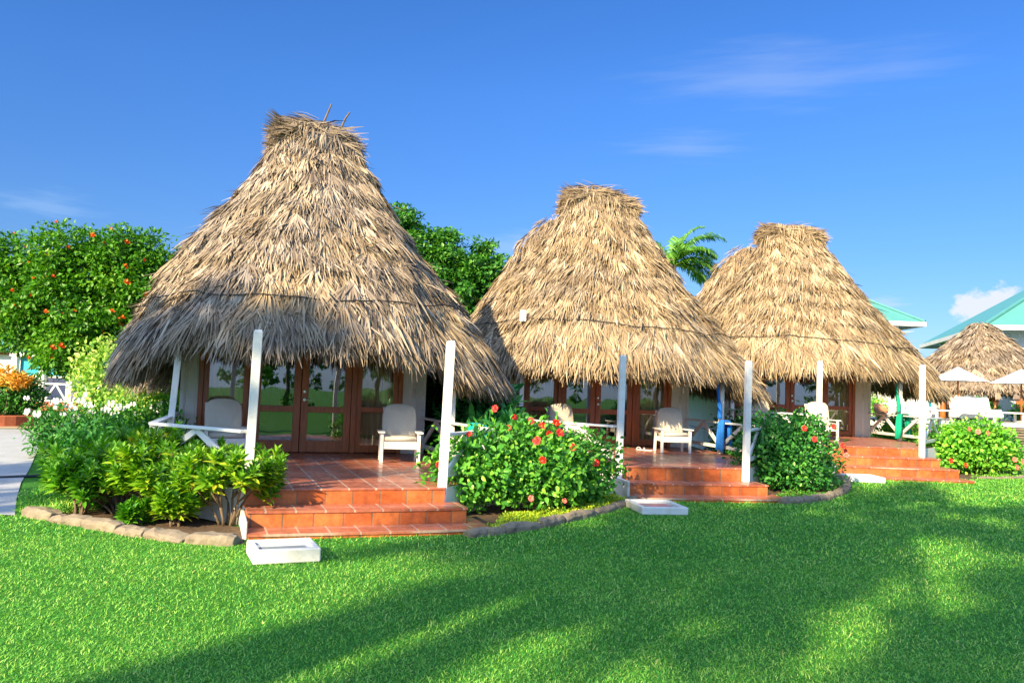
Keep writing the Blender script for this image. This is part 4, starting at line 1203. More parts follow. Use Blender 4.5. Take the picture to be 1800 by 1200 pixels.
def sheet(name, poly, dz, mat, label):
    """a thin sheet that follows the ground, cut in small quads"""
    import mathutils.geometry as mg
    mb = MB(); n = len(poly)
    c = (sum(p[0] for p in poly) / n, sum(p[1] for p in poly) / n)
    rings = 8; vs = [(c[0], c[1], float(gz(*c)) + dz)]
    den = []
    for j in range(n):
        a, b = poly[j], poly[(j + 1) % n]
        for q in range(6): den.append((a[0] + (b[0] - a[0]) * q / 6, a[1] + (b[1] - a[1]) * q / 6))
    n = len(den)
    for r_ in range(1, rings + 1):
        t = r_ / rings
        for p in den:
            x, y = c[0] + (p[0] - c[0]) * t, c[1] + (p[1] - c[1]) * t
            vs.append((x, y, float(gz(x, y)) + dz))
    fs = [(0, 1 + j, 1 + (j + 1) % n) for j in range(n)]
    for r_ in range(rings - 1):
        b = 1 + r_ * n
        fs += [(b + j, b + n + j, b + n + (j + 1) % n, b + (j + 1) % n) for j in range(n)]
    mb.add(vs, fs)
    return tag(mb.build(name, [mat], smooth=True), label, kind='structure')


K_L = [(-5.15, 8.95), (-4.75, 8.72), (-4.40, 8.50), (-3.95, 8.24), (-3.50, 8.00), (-3.05, 7.82), (-2.72, 7.77), (-2.42, 7.74)]
K_M = [(-.40, 8.56), (.10, 9.00), (.42, 9.38), (.76, 9.86), (1.08, 10.38), (1.42, 10.95), (1.68, 11.45), (1.84, 11.95)]
K_R = [(4.02, 12.12), (4.35, 12.30), (4.72, 12.60), (5.15, 13.08), (5.55, 13.65), (5.88, 14.3), (6.12, 14.95), (6.22, 15.55)]
w2 = lambda k, u, v: W(k, u, v)[:2]
BED_L = K_L + [w2(0, -1.12, -.2), w2(0, -2.0, 1.0), w2(0, -2.0, 4.5), (-5.6, 14.6), (-8.0, 15.6), (-7.1, 13.2), (-6.1, 11.2)]
BED_M = K_M + [w2(1, -1.1, -.2), w2(1, -2.1, 1.1), w2(1, -2.2, 3.4), w2(0, 3.6, 5.6), w2(0, 2.2, 4.0), w2(0, 2.1, 1.3), w2(0, 1.2, .0), w2(0, 1.4, -.4)]
BED_R = K_R + [w2(2, -1.2, -.6), w2(2, -2.1, 1.2), w2(2, -2.2, 3.0), w2(1, 4.0, 4.2), w2(1, 2.3, 3.4), w2(1, 2.15, 1.3), w2(1, 1.3, .0), w2(1, 1.35, -.5)]
BED_F = [w2(2, 1.4, -.6), w2(2, 1.25, 0), w2(2, 2.1, 1.2), w2(2, 2.2, 3.8), w2(2, 4.2, 3.4), (11.3, 18.9), (11.2, 17.6), (10.4, 16.8), (9.5, 16.5)]
PATH = [(-5.21, 8.81), (-5.85, 9.9), (-6.66, 11.35), (-7.35, 12.7), (-8.5, 14.9), (-10.58, 19.1), (-11.2, 20.3), (-12.2, 20.4), (-14.5, 19.2), (-17.5, 17.0), (-16, 11.0), (-11, 8.6)]
sheet('flower_bed', BED_L, .008, M['soil'], 'bare brown soil of the left bed')
sheet('flower_bed', BED_M, .008, M['soil'], 'soil of the bed under the big hibiscus')
sheet('flower_bed', BED_R, .008, M['soil'], 'soil of the bed between middle and far cottage')
sheet('flower_bed', BED_F, .008, M['soil'], 'soil of the bed right of the far cottage')
sheet('path', PATH, .012, M['path'], 'pale concrete path at the left')
sheet('sandy_ground', [(-11.0, 20.9), (-12.0, 25.5), (-17, 25), (-19, 18), (-17.3, 17.3), (-14.3, 19.5), (-12, 20.9)], .006, plain('pale_sand', (.42, .30, .20), .95, .15, 3, bump=.3), 'sandy ground beyond the path')


def edging(pts, label, seed, h=.11, wd=.13, step=.34):
    rg = rng(seed)
    root = empty('stone_edging', (pts[0][0], pts[0][1], 0))
    P = [Vector((x, y, 0)) for x, y in pts]
    acc = [0]
    for a, b in zip(P, P[1:]): acc.append(acc[-1] + (b - a).length)
    s = 0

    def at(t):
        t = min(max(t, 0), acc[-1] - 1e-6)
        for i in range(len(P) - 1):
            if t <= acc[i + 1]: return P[i].lerp(P[i + 1], (t - acc[i]) / (acc[i + 1] - acc[i]))
        return P[-1]
    while s < acc[-1] - .1:
        l = min(step * rg.uniform(.75, 1.35), acc[-1] - s)
        a, b = at(s + .008), at(s + l - .008)
        s += l
        mid = (a + b) / 2; d = (b - a)
        L2 = d.length / 2; hh = h * rg.uniform(.85, 1.15); ww = wd * rg.uniform(.85, 1.15) / 2
        n = 8; mb = MB(); vs = []
        for i in range(n + 1):
            t = -1 + 2 * i / n
            e = 1 - .22 * abs(t) ** 6
            for (yy, zz) in ((-1, -.4), (-1.05, .55), (-.72, .95), (0, 1.03), (.72, .93), (1.02, .5), (1, -.4)):
                vs.append((t * L2, ww * yy * e * (1 + rg.normal(0, .09)), hh * zz * (e if zz > 0 else 1) * (1 + rg.normal(0, .10))))
        m = 7
        fs = [(i * m + j, (i + 1) * m + j, (i + 1) * m + j + 1, i * m + j + 1) for i in range(n) for j in range(m - 1)]
        fs += [tuple(range(m)), tuple(n * m + j for j in range(m))[::-1]]
        mb.add(vs, fs)
        o = mb.build('stone', [M['stone']], root, bevel=.008)
        o.location = (mid.x - pts[0][0], mid.y - pts[0][1], float(gz(mid.x, mid.y)))
        o.rotation_euler = (rg.normal(0, .05), rg.normal(0, .03), math.atan2(d.y, d.x) + rg.normal(0, .03))
    tag(root, label, 'kerb', 'stone edgings of the flower beds')


edging(K_L, 'rough stone edging along the croton bed at the left', 701, h=.085, wd=.20, step=.42)
edging(K_M, 'smooth curved stone edging in front of the big hibiscus', 702, h=.085, wd=.15, step=.6)
edging(K_R, 'dark stone edging round the dark green hibiscus bush', 703, h=.09, wd=.15, step=.22)
edging([(9.45, 16.52), (10.4, 16.82), (11.1, 17.4), (11.45, 18.4)], 'low brown edging under the sunlit far hibiscus', 704, h=.05, wd=.09, step=.4)


# ------------------------------------------------------------------ grass
def inside(px, py, poly):
    poly = np.array(poly); n = len(poly); r = np.zeros(len(px), bool); j = n - 1
    for i in range(n):
        xi, yi = poly[i]; xj, yj = poly[j]
        c = ((yi > py) != (yj > py)) & (px < (xj - xi) * (py - yi) / (yj - yi + 1e-12) + xi)
        r ^= c; j = i
    return r


PLAT = [[w2(k, -1.12, -1.25 if k == 2 else -.9), w2(k, 1.52 if k == 2 else 1.43, -1.27 if k == 2 else -.9), w2(k, 1.3, 0), w2(k, 2.2, 1.2), w2(k, 2.2, 8.6), w2(k, -2.2, 8.6), w2(k, -2.2, 1.2)] for k in range(3)]
EXCL = PLAT + [BED_L, BED_M, BED_R, BED_F, PATH]


def grass_blades(rg, n, x0, x1, y0, y1, hgt, wid, keep=None, lean=.85):
    x = rg.uniform(x0, x1, n); y = rg.uniform(y0, y1, n)
    ok = np.abs(x) < .66 * y + .5
    for p in EXCL: ok &= ~inside(x, y, p)
    if keep is not None: ok &= keep(x, y)
    x, y = x[ok], y[ok]; n = len(x)
    P = np.stack([x, y, gz(x, y) - .004], 1)
    a = rg.uniform(0, 2 * PI, n); t = np.abs(rg.normal(lean, .3, n))
    D = np.stack([np.cos(a) * np.sin(t), np.sin(a) * np.sin(t), np.cos(t)], 1)
    a2 = a + PI / 2 + rg.normal(0, .6, n)
    S = np.stack([np.cos(a2), np.sin(a2), 0 * a], 1)
    l = (hgt * rg.uniform(.6, 1.35, n))[:, None]; w = (wid * rg.uniform(.7, 1.3, n))[:, None] / 2
    mid = P + D * l * .55; tip = mid + (D + np.stack([np.cos(a) * .5, np.sin(a) * .5, -.35 + 0 * a], 1)) * l * .45
    V = np.stack([P - S * w, P + S * w, mid + S * w * .85, mid - S * w * .85, tip], 1).reshape(-1, 3)
    i = np.arange(n)[:, None] * 5
    return V, i + [0, 1, 2, 3], i + [3, 2, 4], np.clip(rg.beta(2, 2.2, n), 0, 1)


rg = rng(801)
zones = [(165000, -4.2, 4.2, 3.2, 5.2, .028, .0045), (160000, -5.5, 5.5, 5.2, 7.8, .031, .0052), (100000, -6.2, 8.0, 7.8, 11.5, .040, .008), (90000, 1.5, 13, 11.5, 17, .05, .012), (26000, 7, 20, 17, 26, .055, .02)]
Vs, Qs, Ts, Rs, b = [], [], [], [], 0
for (n, x0, x1, y0, y1, h, w) in zones:
    V, Q, T, r = grass_blades(rg, n, x0, x1, y0, y1, h, w)
    Vs.append(V); Qs.append(Q + b); Ts.append(T + b); Rs.append(r); b += len(V)
for (n, y0, y1, h, w) in ((1300, 3.2, 7.0, .055, .0045), (900, 7.0, 12.0, .06, .006)):      # dry clippings and stray pale blades
    V, Q, T, r = grass_blades(rg, n, -7, 7, y0, y1, h, w, lean=1.1)
    Vs.append(V); Qs.append(Q + b); Ts.append(T + b); Rs.append(.94 + .06 * r); b += len(V)
rr = np.concatenate(Rs)
g = np_mesh('grass', np.concatenate(Vs), [np.concatenate(Qs), np.concatenate(Ts)], M['grass'], None, np.concatenate([rr, rr]))
tag(g, 'short green grass blades covering the lawn', 'grass', kind='stuff')

# grassy patch at the path edge and yellow ground cover inside the beds


def strip_keep(pts, off):
    A = np.array(pts)
    def f(x, y):
        d = np.full(len(x), 9.0)
        for a, b_ in zip(A, A[1:]):
            ab = b_ - a; t = np.clip(((x - a[0]) * ab[0] + (y - a[1]) * ab[1]) / (ab @ ab), 0, 1)
            d = np.minimum(d, np.hypot(x - a[0] - t * ab[0], y - a[1] - t * ab[1]))
        return d < off * (.75 + .35 * np.sin(3 * x + 2 * y))
    return f


def cover(name, poly, pts, off, n, mat, label, seed, L=.035):
    rg = rng(seed); P0 = np.array(poly)
    x = rg.uniform(P0[:, 0].min(), P0[:, 0].max(), n); y = rg.uniform(P0[:, 1].min(), P0[:, 1].max(), n)
    ok = inside(x, y, poly) & strip_keep(pts, off)(x, y)
    for p in PLAT: ok &= ~inside(x, y, p)
    x, y = x[ok], y[ok]; n = len(x)
    hump = .05 + .035 * np.sin(5 * x + 1) * np.sin(6 * y)
    P = np.stack([x, y, gz(x, y) + .01 + rg.uniform(0, 1, n) * hump], 1)
    l = L * rg.uniform(.7, 1.3, n)
    o = leaf_mesh(name, P, sph(rg, n) + [0, 0, .5], sph(rg, n) * .8 + [0, 0, 1.0], l, l * .45, rg.beta(2, 2, n), mat, None, rg, six=False)
    return tag(o, label, 'ground cover', kind='stuff')


cover('ground_cover', BED_M, K_M, .62, 70000, M['cover'], 'yellow green creeping ground cover inside the hibiscus bed edging', 811)
cover('ground_cover', BED_R, K_R, .55, 40000, M['hib'], 'low green ground cover inside the dark stone edging', 812)
cover('ground_cover', BED_F, [(9.45, 16.52), (10.4, 16.82), (11.1, 17.4), (11.45, 18.4)], .35, 16000, M['hib_light'], 'low leaves under the far hibiscus', 813)
PATCH = [(-5.28, 8.95), (-4.85, 8.80), (-4.5, 9.2), (-4.9, 10.3), (-5.6, 11.3), (-6.3, 11.9), (-5.9, 10.6)]
x_ = rng(815)
n = 26000
px = x_.uniform(-6.4, -4.4, n); py = x_.uniform(8.8, 12, n); ok = inside(px, py, PATCH); px, py = px[ok], py[ok]; n = len(px)
hum = .10 * np.clip(np.minimum(np.hypot(px + 5.28, py - 8.95), .5) / .5, .2, 1)
Pp = np.stack([px, py, .01 + hum * x_.uniform(0, 1, n)], 1)
l = .075 * x_.uniform(.6, 1.2, n)
tag(leaf_mesh('ground_cover', Pp, sph(x_, n) + [0, 0, 1.0], sph(x_, n) + [0, -.3, .4], l, l * .14, x_.beta(2, 2, n), M['grass'], None, x_, six=False), 'tufted grass between the path and the crotons', 'ground cover', kind='stuff')

# hose on the path
MB().tube([(-9.5, 11.2, .022), (-8.3, 11.25, .022), (-7.4, 11.55, .022), (-6.9, 12.0, .024), (-6.5, 12.35, .024)], .02, 8).build('garden_hose', [M['hose']], smooth=True)
tag(bpy.data.objects['garden_hose'], 'dark hose lying across the pale path at the left', 'hose')

# ------------------------------------------------------------------ left background
G = .08
# planter shrub in a brick ring
pl = empty('brick_planter', (-13.75, 22.2, G))
MB().lathe([(1.15, -.05), (1.15, .26), (1.11, .28), (.98, .28), (.96, .2), (.96, -.05)], 28).build('brick_ring', [M['brick']], pl)
MB().lathe([(.955, .16), (.5, .2), (.001, .22)], 24).build('soil', [M['soil']], pl, smooth=True)
tag(pl, 'round red brick planter beyond the path at the far left', 'planter')
bush('leafy_shrub', (-13.65, 22.2, G + .2), [(0, 0, .58, 1.0, .9, .58), (.45, 0, .62, .6, .7, .62), (-.5, 0, .6, .7, .7, .55)], 6000, .12, .05, M['shrub'], 'dark green shrub growing in the brick planter', 'shrub', 901)
cro = leaf_mat('orange_croton_leaf', [(0, (.18, .16, .02)), (.4, (.45, .25, .03)), (.75, (.72, .25, .05)), (1, (.75, .42, .12))], .4, .3)
bush('orange_croton', (-13.2, 21.6, G + .35), [(.22, 0, .82, .30, .3, .18), (-.62, .1, .90, .22, .25, .16), (-.2, .2, .98, .16, .2, .18)], 520, .17, .05, cro, 'orange leaved croton rising out of the brick planter shrub', 'croton', 902, stems=3)


def house_left():
    root = empty('white_house', (-17.1, 32, G))
    MB().box((-8.0, 0, .0), (-1.75, .3, 2.05)).build('wall', [M['house']], root)
    MB().box((-1.92, .302, 0), (-1.752, 2.1, 2.04)).build('side_wall', [M['house']], root)
    MB().box((-8.2, -.25, 2.05), (-1.6, .35, 2.17)).build('eave_trim', [M['brick']], root)
    r = MB(); r.add([(-8.4, -.5, 2.15), (-1.5, -.5, 2.15), (-1.5, 2.8, 3.6), (-8.4, 2.8, 3.6), (-8.4, -.5, 2.19), (-1.5, -.5, 2.19), (-1.5, 2.8, 3.64), (-8.4, 2.8, 3.64)], [(3, 2, 1, 0), (4, 5, 6, 7), (0, 1, 5, 4), (1, 2, 6, 5), (2, 3, 7, 6), (3, 0, 4, 7)])
    for i in range(28):
        x = -8.3 + i * .25; r.bar((x, -.5, 2.205), (x, 2.8, 3.655), .03, .03)
    r.build('roof', [M['teal_roof']], root)
    MB().box((-1.6, -1.3, -.05), (5.2, 2.2, .30)).build('porch_base', [M['brick']], root)
    MB().box((-1.74, 1.9, .3), (5.2, 2.1, 2.1)).build('back_wall', [M['grey_house']], root)
    for x in (-1.65, -.60, .45, 1.50, 2.55, 4.7): MB().box((x, -1.2, .3), (x + .20, -1.0, 2.0)).build('post', [M['white']], root)
    MB().box((-1.7, -1.25, 1.98), (5.2, -.95, 2.12)).build('beam', [M['white']], root)
    for x in (-1.44, -.39, .66, 1.71):
        MB().box((x, -.98, 1.30), (x + .83, -.93, 1.97)).build('shutter', [M['blue_panel']], root)
        MB().box((x, -1.05, 1.23), (x + .83, -.9, 1.295)).build('beam', [M['white']], root)
        rl = MB().bar((x, -1.1, 1.0), (x + .83, -1.1, 1.0), .06, .06).build('railing', [M['white']], root)
        b = MB()
        for q in range(2):
            a0 = x + .02; b.bar((a0 + .79 * q, -1.1, .39), (a0 + .38 + .03 * q, -1.1 - .0 * q, .97), .04, .06)
        b.build('brace', [M['white']], rl); MB().bar((x, -1.1, .36), (x + .83, -1.1, .36), .05, .05).build('bottom_rail', [M['white']], rl)
    tag(root, 'white house with turquoise shutters and red porch base behind the flowering tree', 'house')


house_left()
gb = empty('turquoise_roofed_house', (-13.0, 27.6, G))
MB().box((-.55, .0, 0), (3.4, 3, 1.9)).build('wall', [M['house']], gb)
r = MB()
r.add([(-.75, -.25, 1.85), (3.6, -.25, 1.85), (3.0, 1.5, 2.92), (-.75, 1.5, 2.92), (-.75, -.25, 1.90), (3.6, -.25, 1.90), (3.0, 1.5, 2.97), (-.75, 1.5, 2.97)], [(3, 2, 1, 0), (4, 5, 6, 7), (0, 1, 5, 4), (1, 2, 6, 5), (2, 3, 7, 6), (3, 0, 4, 7)])
for i in range(18):
    x = -.7 + i * .21; r.bar((x, -.25, 1.915), (x - .02 * (x > 2), 1.45, 2.955), .03, .03)
r.build('roof', [M['teal_roof']], gb)
MB().bar((-.79, -.3, 1.84), (-.79, 1.52, 2.97), .06, .18).build('barge_board', [M['white']], gb)
tag(gb, 'small house corner with ribbed turquoise roof above the variegated shrub', 'house')

# ------------------------------------------------------------------ right background


def hip_house(name, loc, rz, w, d, h, rh, over, label, brackets=0, wallm='grey_house', veranda=False):
    root = empty(name, loc, rz)
    MB().box((-w / 2, -d / 2, 0), (w / 2, d / 2, h - .02)).build('wall', [M[wallm]], root)
    r = MB(); a, b = w / 2 + over, d / 2 + over; t = max(a - b, 0); s = max(b - a, 0)
    v = [(-a, -b, h), (a, -b, h), (a, b, h), (-a, b, h), (-t, -s, h + rh), (t, -s, h + rh), (t, s, h + rh), (-t, s, h + rh)]
    if s > 0: r.add([v[0], v[1], v[2], v[3], v[4], v[6]], [(0, 1, 4), (1, 2, 5, 4), (2, 3, 5), (3, 0, 4, 5), (0, 3, 2, 1)])
    else: r.add([v[0], v[1], v[2], v[3], v[4], v[5]], [(0, 1, 5, 4), (1, 2, 5), (2, 3, 4, 5), (3, 0, 4), (0, 3, 2, 1)])
    ro = r.build('roof', [M['teal_roof']], root)
    hp = MB()
    for q, e in ((v[0], v[4]), (v[1], v[5] if s == 0 else v[4])):
        hp.bar((q[0], q[1], q[2] + .05), (e[0], e[1], e[2] + .05), .16, .08)
    hp.build('hip_cap', [M['teal_roof']], ro)
    f = MB()
    for p, q in ((v[0], v[1]), (v[1], v[2]), (v[2], v[3]), (v[3], v[0])):
        f.bar((p[0], p[1], h - .12), (q[0], q[1], h - .12), .12, .22)
    f.build('fascia', [M['white']], ro)
    if brackets:
        for i in range(brackets):
            y = -d / 2 - over + .6 + i * 1.9
            MB().tube([(-w / 2, y, h - .95), (-w / 2 - over * .35, y, h - .85), (-w / 2 - over * .8, y, h - .45), (-w / 2 - over * .92, y, h - .24)], .07, 6).build('bracket', [M['white']], root)
    for i in range(3):
        x = -w * .3 + i * w * .3
        wn = MB().box((x - .55, -d / 2 - .05, h - 2.1), (x + .55, -d / 2 - .003, h - .75)).build('window', [M['white']], root)
        MB().box((x - .47, -d / 2 - .07, h - 2.02), (x + .47, -d / 2 - .053, h - .83)).build('pane', [M['glass']], wn)
    tag(root, label, 'house')
    return root


hip_house('turquoise_roofed_house', (16.75, 44.5, G), 0.0, 6.2, 5.0, 5.55, 2.1, .9, 'white house with turquoise hip roof seen over the right slope of the far cottage', wallm='house')
bh = hip_house('turquoise_roofed_house', (31.7, 42.9, G), R(-16.3), 13.4, 12.7, 5.2, 4.95, 1.3, 'large pale blue house with turquoise hip roof behind the far thatched shelter', brackets=6)
for i in range(5):
    MB().box((-7.4 + 3.2 * i, -7.45, 2.61), (-7.2 + 3.2 * i, -7.25, 5.05)).build('veranda_post', [M['white']], bh)
    MB().box((-6.4 + 2.6 * i, -6.42, .1), (-6.0 + 2.6 * i, -6.353, 2.3)).build('door_post', [M['orange_wood']], bh)
MB().box((-7.5, -7.6, 2.4), (7.4, -6.36, 2.6)).build('veranda_floor', [M['house']], bh)
MB().box((-5.6, -6.405, 3.0), (6.6, -6.353, 4.55)).build('veranda_wall', [M['mahogany']], bh)


def palapa():
    root = empty('thatched_shelter', (19.75, 34.5, G))
    rg = rng(77)
    zt, ze, rad = 4.85, 2.05, 3.55
    def S(th, z):
        a = np.interp(z, [1.4, 2.0, 3.0, 4.0, 4.6, 4.95], [4.1, 3.55, 2.35, 1.25, .62, .12])
        return np.stack([a * np.cos(th), -a * np.sin(th), z + 0 * th], -1)
    E = lambda th: 2.0 + .04 * np.sin(11 * np.asarray(th, float))
    tm = thatch_mat('old_palm_thatch', .45, 9.3, [(0, (.09, .06, .035)), (.3, (.20, .14, .085)), (.65, (.33, .245, .155)), (1, (.48, .38, .26))])
    sh = roof_shell('roof', S, E, 4.9, tm, root)
    so = sh.modifiers.new('thick', 'SOLIDIFY'); so.thickness = .2; so.offset = -1
    thatch('thatch', S, E, 4.93, 22000, 6000, tm, sh, 78, wid=(.016, .034))
    for i in range(9):
        a = 2 * PI * i / 9 + .2
        MB().tube([(2.7 * math.cos(a), 2.7 * math.sin(a), -.05), (2.7 * math.cos(a), 2.7 * math.sin(a), 2.5)], .11, 10).build('post', [M['orange_wood']], root, smooth=True)
    MB().lathe([(.001, .8), (2.2, .8), (2.25, .86), (.001, .87)], 24).build('counter_top', [M['orange_wood']], root)
    MB().lathe([(2.0, 0), (2.0, .798)], 24).build('counter', [M['house']], root)
    tag(root, 'grey thatched round shelter on orange wooden posts at the right edge', 'shelter')


palapa()
lo = empty('white_house', (15.6, 39.6, G))
MB().box((-5.5, 0, 0), (6.2, .3, 3.0)).build('wall', [M['house']], lo)
for i in range(6):
    x = -5.2 + i * 2.1
    d = MB().box((x, -.06, .05), (x + .34, -.003, 2.3)).build('door', [M['orange_wood']], lo)
    if i % 2 == 0:
        MB().box((x + .5, -.04, .6), (x + 1.5, -.003, 2.1)).build('window', [M['blue_panel']], lo)
MB().box((-5.8, -1.2, 2.9), (6.4, .5, 3.05)).build('roof', [M['grey_house']], lo)
tag(lo, 'long low white house with orange door posts behind the thatched shelter', 'house')

DK = (12.2, 26.6)
dk = empty('wooden_deck', (DK[0], DK[1], G))
MB().box((0, 0, .84), (16, 7.0, .90)).build('deck_floor', [M['deck']], dk)
MB().box((-.02, -.05, .80), (16, -.002, .93)).build('deck_edge', [M['grey_house']], dk)
sl = MB()
for i in range(9): sl.box((0, -.03, .04 + i * .085), (16, -.006, .095 + i * .085))
sl.build('skirt', [plain('brown_grey_slats', (.20, .155, .115), .8, .25, 5)], dk)
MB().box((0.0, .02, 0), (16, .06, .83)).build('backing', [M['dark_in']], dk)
tag(dk, 'raised wooden deck with slatted skirt at the right edge', 'deck')


def sofa(x, y, z, a, w, lab):
    root = empty('outdoor_sofa', (x, y, z), a)
    MB().box((-w / 2, -.4, .12), (w / 2, .4, .30)).build('frame', [M['white']], root, bevel=.02)
    MB().box((-w / 2 + .03, -.38, .302), (w / 2 - .03, .28, .44)).build('seat_cushion', [M['sofa']], root, bevel=.04)
    b = MB().box((-w / 2 + .02, -.06, 0), (w / 2 - .02, .08, .46)).build('back_cushion', [M['sofa']], root, bevel=.04)
    b.location = (0, .30, .40); b.rotation_euler = (R(-18), 0, 0)
    for sx in (-1, 1):
        for sy in (-.34, .34): MB().box((sx * (w / 2 - .06) - .03, sy - .03, .001), (sx * (w / 2 - .06) + .03, sy + .03, .12)).build('leg', [M['white']], root)
    tag(root, lab, 'sofa', 'white sofas on the deck')


sofa(16.0, 28.2, G + .902, .05, 1.45, 'white outdoor sofa on the deck below the white umbrellas')
sofa(13.9, 28.3, G + .902, -.1, 1.3, 'white outdoor sofa on the deck behind the far cottage front post')


def table(x, y, z, w, d, h, lab):
    root = empty('low_table', (x, y, z))
    MB().box((-w / 2, -d / 2, h - .05), (w / 2, d / 2, h)).build('table_top', [M['white']], root, bevel=.008)
    for sx in (-1, 1):
        for sy in (-1, 1): MB().box((sx * (w / 2 - .08) - .03, sy * (d / 2 - .08) - .03, .001), (sx * (w / 2 - .08) + .03, sy * (d / 2 - .08) + .03, h - .051)).build('leg', [M['white']], root)
    tag(root, lab, 'table', 'white tables on the deck')


table(14.9, 27.3, G + .902, 1.8, .6, .38, 'long low white table on the deck nearest the far cottage')
table(16.4, 27.2, G + .902, 1.1, .6, .38, 'short low white table in front of the white deck sofa')


def umbrella(x, y, z, rad, hpole, lab):
    root = empty('white_umbrella', (x, y, z))
    MB().tube([(0, 0, .001), (0, 0, hpole)], .03, 10).build('pole', [M['orange_wood']], root, smooth=True)
    MB().lathe([(.001, .001), (.24, .001), (.24, .06), (.04, .09)], 20).build('base', [M['deck']], root)
    n = 8; vs = [(0, 0, hpole + .02)]
    for k2, (q, zz) in enumerate(((.5, .30), (1.0, .56))):
        for i in range(n * 4):
            t = 2 * PI * i / (n * 4); sag = 1 - .05 * math.sin(PI * (i % 4) / 4) ** 1
            vs.append((rad * q * sag * math.cos(t), rad * q * sag * math.sin(t), hpole - zz * rad * .9 + .02 + .01 * math.sin(PI * (i % 4) / 4)))
    m = n * 4
    fs = [(0, 1 + i, 1 + (i + 1) % m) for i in range(m)] + [(1 + i, 1 + m + i, 1 + m + (i + 1) % m, 1 + (i + 1) % m) for i in range(m)]
    mb = MB(); mb.add(vs, fs); c = mb.build('canopy', [M['umbrella']], root)
    so = c.modifiers.new('thick', 'SOLIDIFY'); so.thickness = .01
    rb = MB()
    for i in range(n):
        t = 2 * PI * i / n; rb.bar((0, 0, hpole - .03), (rad * .97 * math.cos(t), rad * .97 * math.sin(t), hpole - .56 * rad * .9 - .03), .016, .02)
    rb.build('ribs', [M['orange_wood']], root)
    tag(root, lab, 'umbrella', 'white umbrellas on the deck')


umbrella(15.6, 28.6, G + .902, .98, 1.86, 'white umbrella in front of the thatched shelter, whole canopy showing')
umbrella(18.0, 28.9, G + .902, 1.05, 1.88, 'white umbrella cut by the right edge of the picture')

wc = empty('wicker_chair', (12.75, 28.2, G + .902), .3)
MB().lathe([(.20, .0), (.24, .05), (.22, .22), (.26, .24)], 18).build('base', [M['wicker']], wc)
MB().lathe([(.001, .241), (.27, .242), (.28, .30), (.001, .31)], 18).build('seat', [M['wicker']], wc, smooth=True)
b = MB(); vs = []
for j in range(6):
    for i in range(13):
        t = -.15 * PI + 1.3 * PI * i / 12; z = .30 + (.05 + .28 * math.sin(max(0, min(PI, t * .77 + .35)))) * j / 5
        vs.append(((.28 + .008 * j) * math.cos(t), (.28 + .008 * j) * math.sin(t), z))
b.add(vs, [(j * 13 + i, j * 13 + i + 1, (j + 1) * 13 + i + 1, (j + 1) * 13 + i) for j in range(5) for i in range(12)])
o = b.build('backrest', [M['wicker']], wc, smooth=True); so = o.modifiers.new('thick', 'SOLIDIFY'); so.thickness = .03
wc.scale = (.8, .8, .8)
tag(wc, 'brown wicker tub chair beyond the far cottage back post', 'chair')
for i, (x, y, h, lab) in enumerate([(17.6, 31.0, .8, 'green shrub under the thatched shelter by the sofa'), (19.6, 31.2, .7, 'green shrub under the thatched shelter at the right edge'), (13.6, 31.6, .9, 'green shrub behind the wicker chair')]):
    bush('leafy_shrub', (x, y, .95 if y < 33 else G), [(0, 0, h * .5, .6, .5, h * .5), (.5, .1, h * .4, .5, .5, h * .42)], 900, .13, .07, M['shrub'] if i < 2 else M['hib_light'], lab, 'shrub', 920 + i, six=False)

# ------------------------------------------------------------------ sky, sun, camera
wd = bpy.data.worlds.new('World'); SC.world = wd; wd.use_nodes = True
nt = wd.node_tree
for n in list(nt.nodes): nt.nodes.remove(n)
L = nt.links.new
sky = nd(nt, 'ShaderNodeTexSky', sky_type='NISHITA', sun_disc=False, sun_elevation=R(SUN_EL), sun_rotation=R(180 + SUN_AZ), altitude=0, air_density=1.0, dust_density=.4, ozone_density=2.5)
hs = nd(nt, 'ShaderNodeHueSaturation', i_Saturation=1.25, i_Value=1.0); L(sky.outputs[0], hs.inputs['Color'])
co = nd(nt, 'ShaderNodeTexCoord')


def cloud_mask(d, rx, rz, scale, lo, hi, stretch):
    """a patch of cloud round the direction d"""
    d = Vector(d).normalized()
    right = Vector((d.y, -d.x, 0)).normalized(); up = right.cross(d)
    def dot(v, s):
        q = nd(nt, 'ShaderNodeVectorMath', operation='DOT_PRODUCT'); L(co.outputs['Generated'], q.inputs[0]); q.inputs[1].default_value = v / s
        return q.outputs['Value']
    a, b = dot(right, rx), dot(up, rz)
    sub = nd(nt, 'ShaderNodeMath', operation='SUBTRACT', i_1=d.dot(up) / rz); L(b, sub.inputs[0])
    cb = nd(nt, 'ShaderNodeCombineXYZ'); L(a, cb.inputs[0]); L(sub.outputs[0], cb.inputs[1])
    ln = nd(nt, 'ShaderNodeVectorMath', operation='LENGTH'); L(cb.outputs[0], ln.inputs[0])
    mp = nd(nt, 'ShaderNodeMapping'); mp.inputs['Scale'].default_value = stretch; L(cb.outputs[0], mp.inputs['Vector'])
    nz = nd(nt, 'ShaderNodeTexNoise', i_Scale=scale, i_Detail=7.0, i_Roughness=.58); L(mp.outputs[0], nz.inputs['Vector'])
    inv = nd(nt, 'ShaderNodeMath', operation='MULTIPLY_ADD', i_1=-.55, i_2=.55); L(ln.outputs['Value'], inv.inputs[0])
    ad = nd(nt, 'ShaderNodeMath', operation='ADD'); L(inv.outputs[0], ad.inputs[0]); L(nz.outputs['Fac'], ad.inputs[1])
    mr = nd(nt, 'ShaderNodeMapRange', interpolation_type='SMOOTHSTEP', i_1=lo, i_2=hi); L(ad.outputs[0], mr.inputs[0])
    return mr.outputs[0]


def dir_of(px, py):
    dx, dy = (px - 900) / 1441, (600 - py) / 1441
    return (dx, 1, dy + .057)


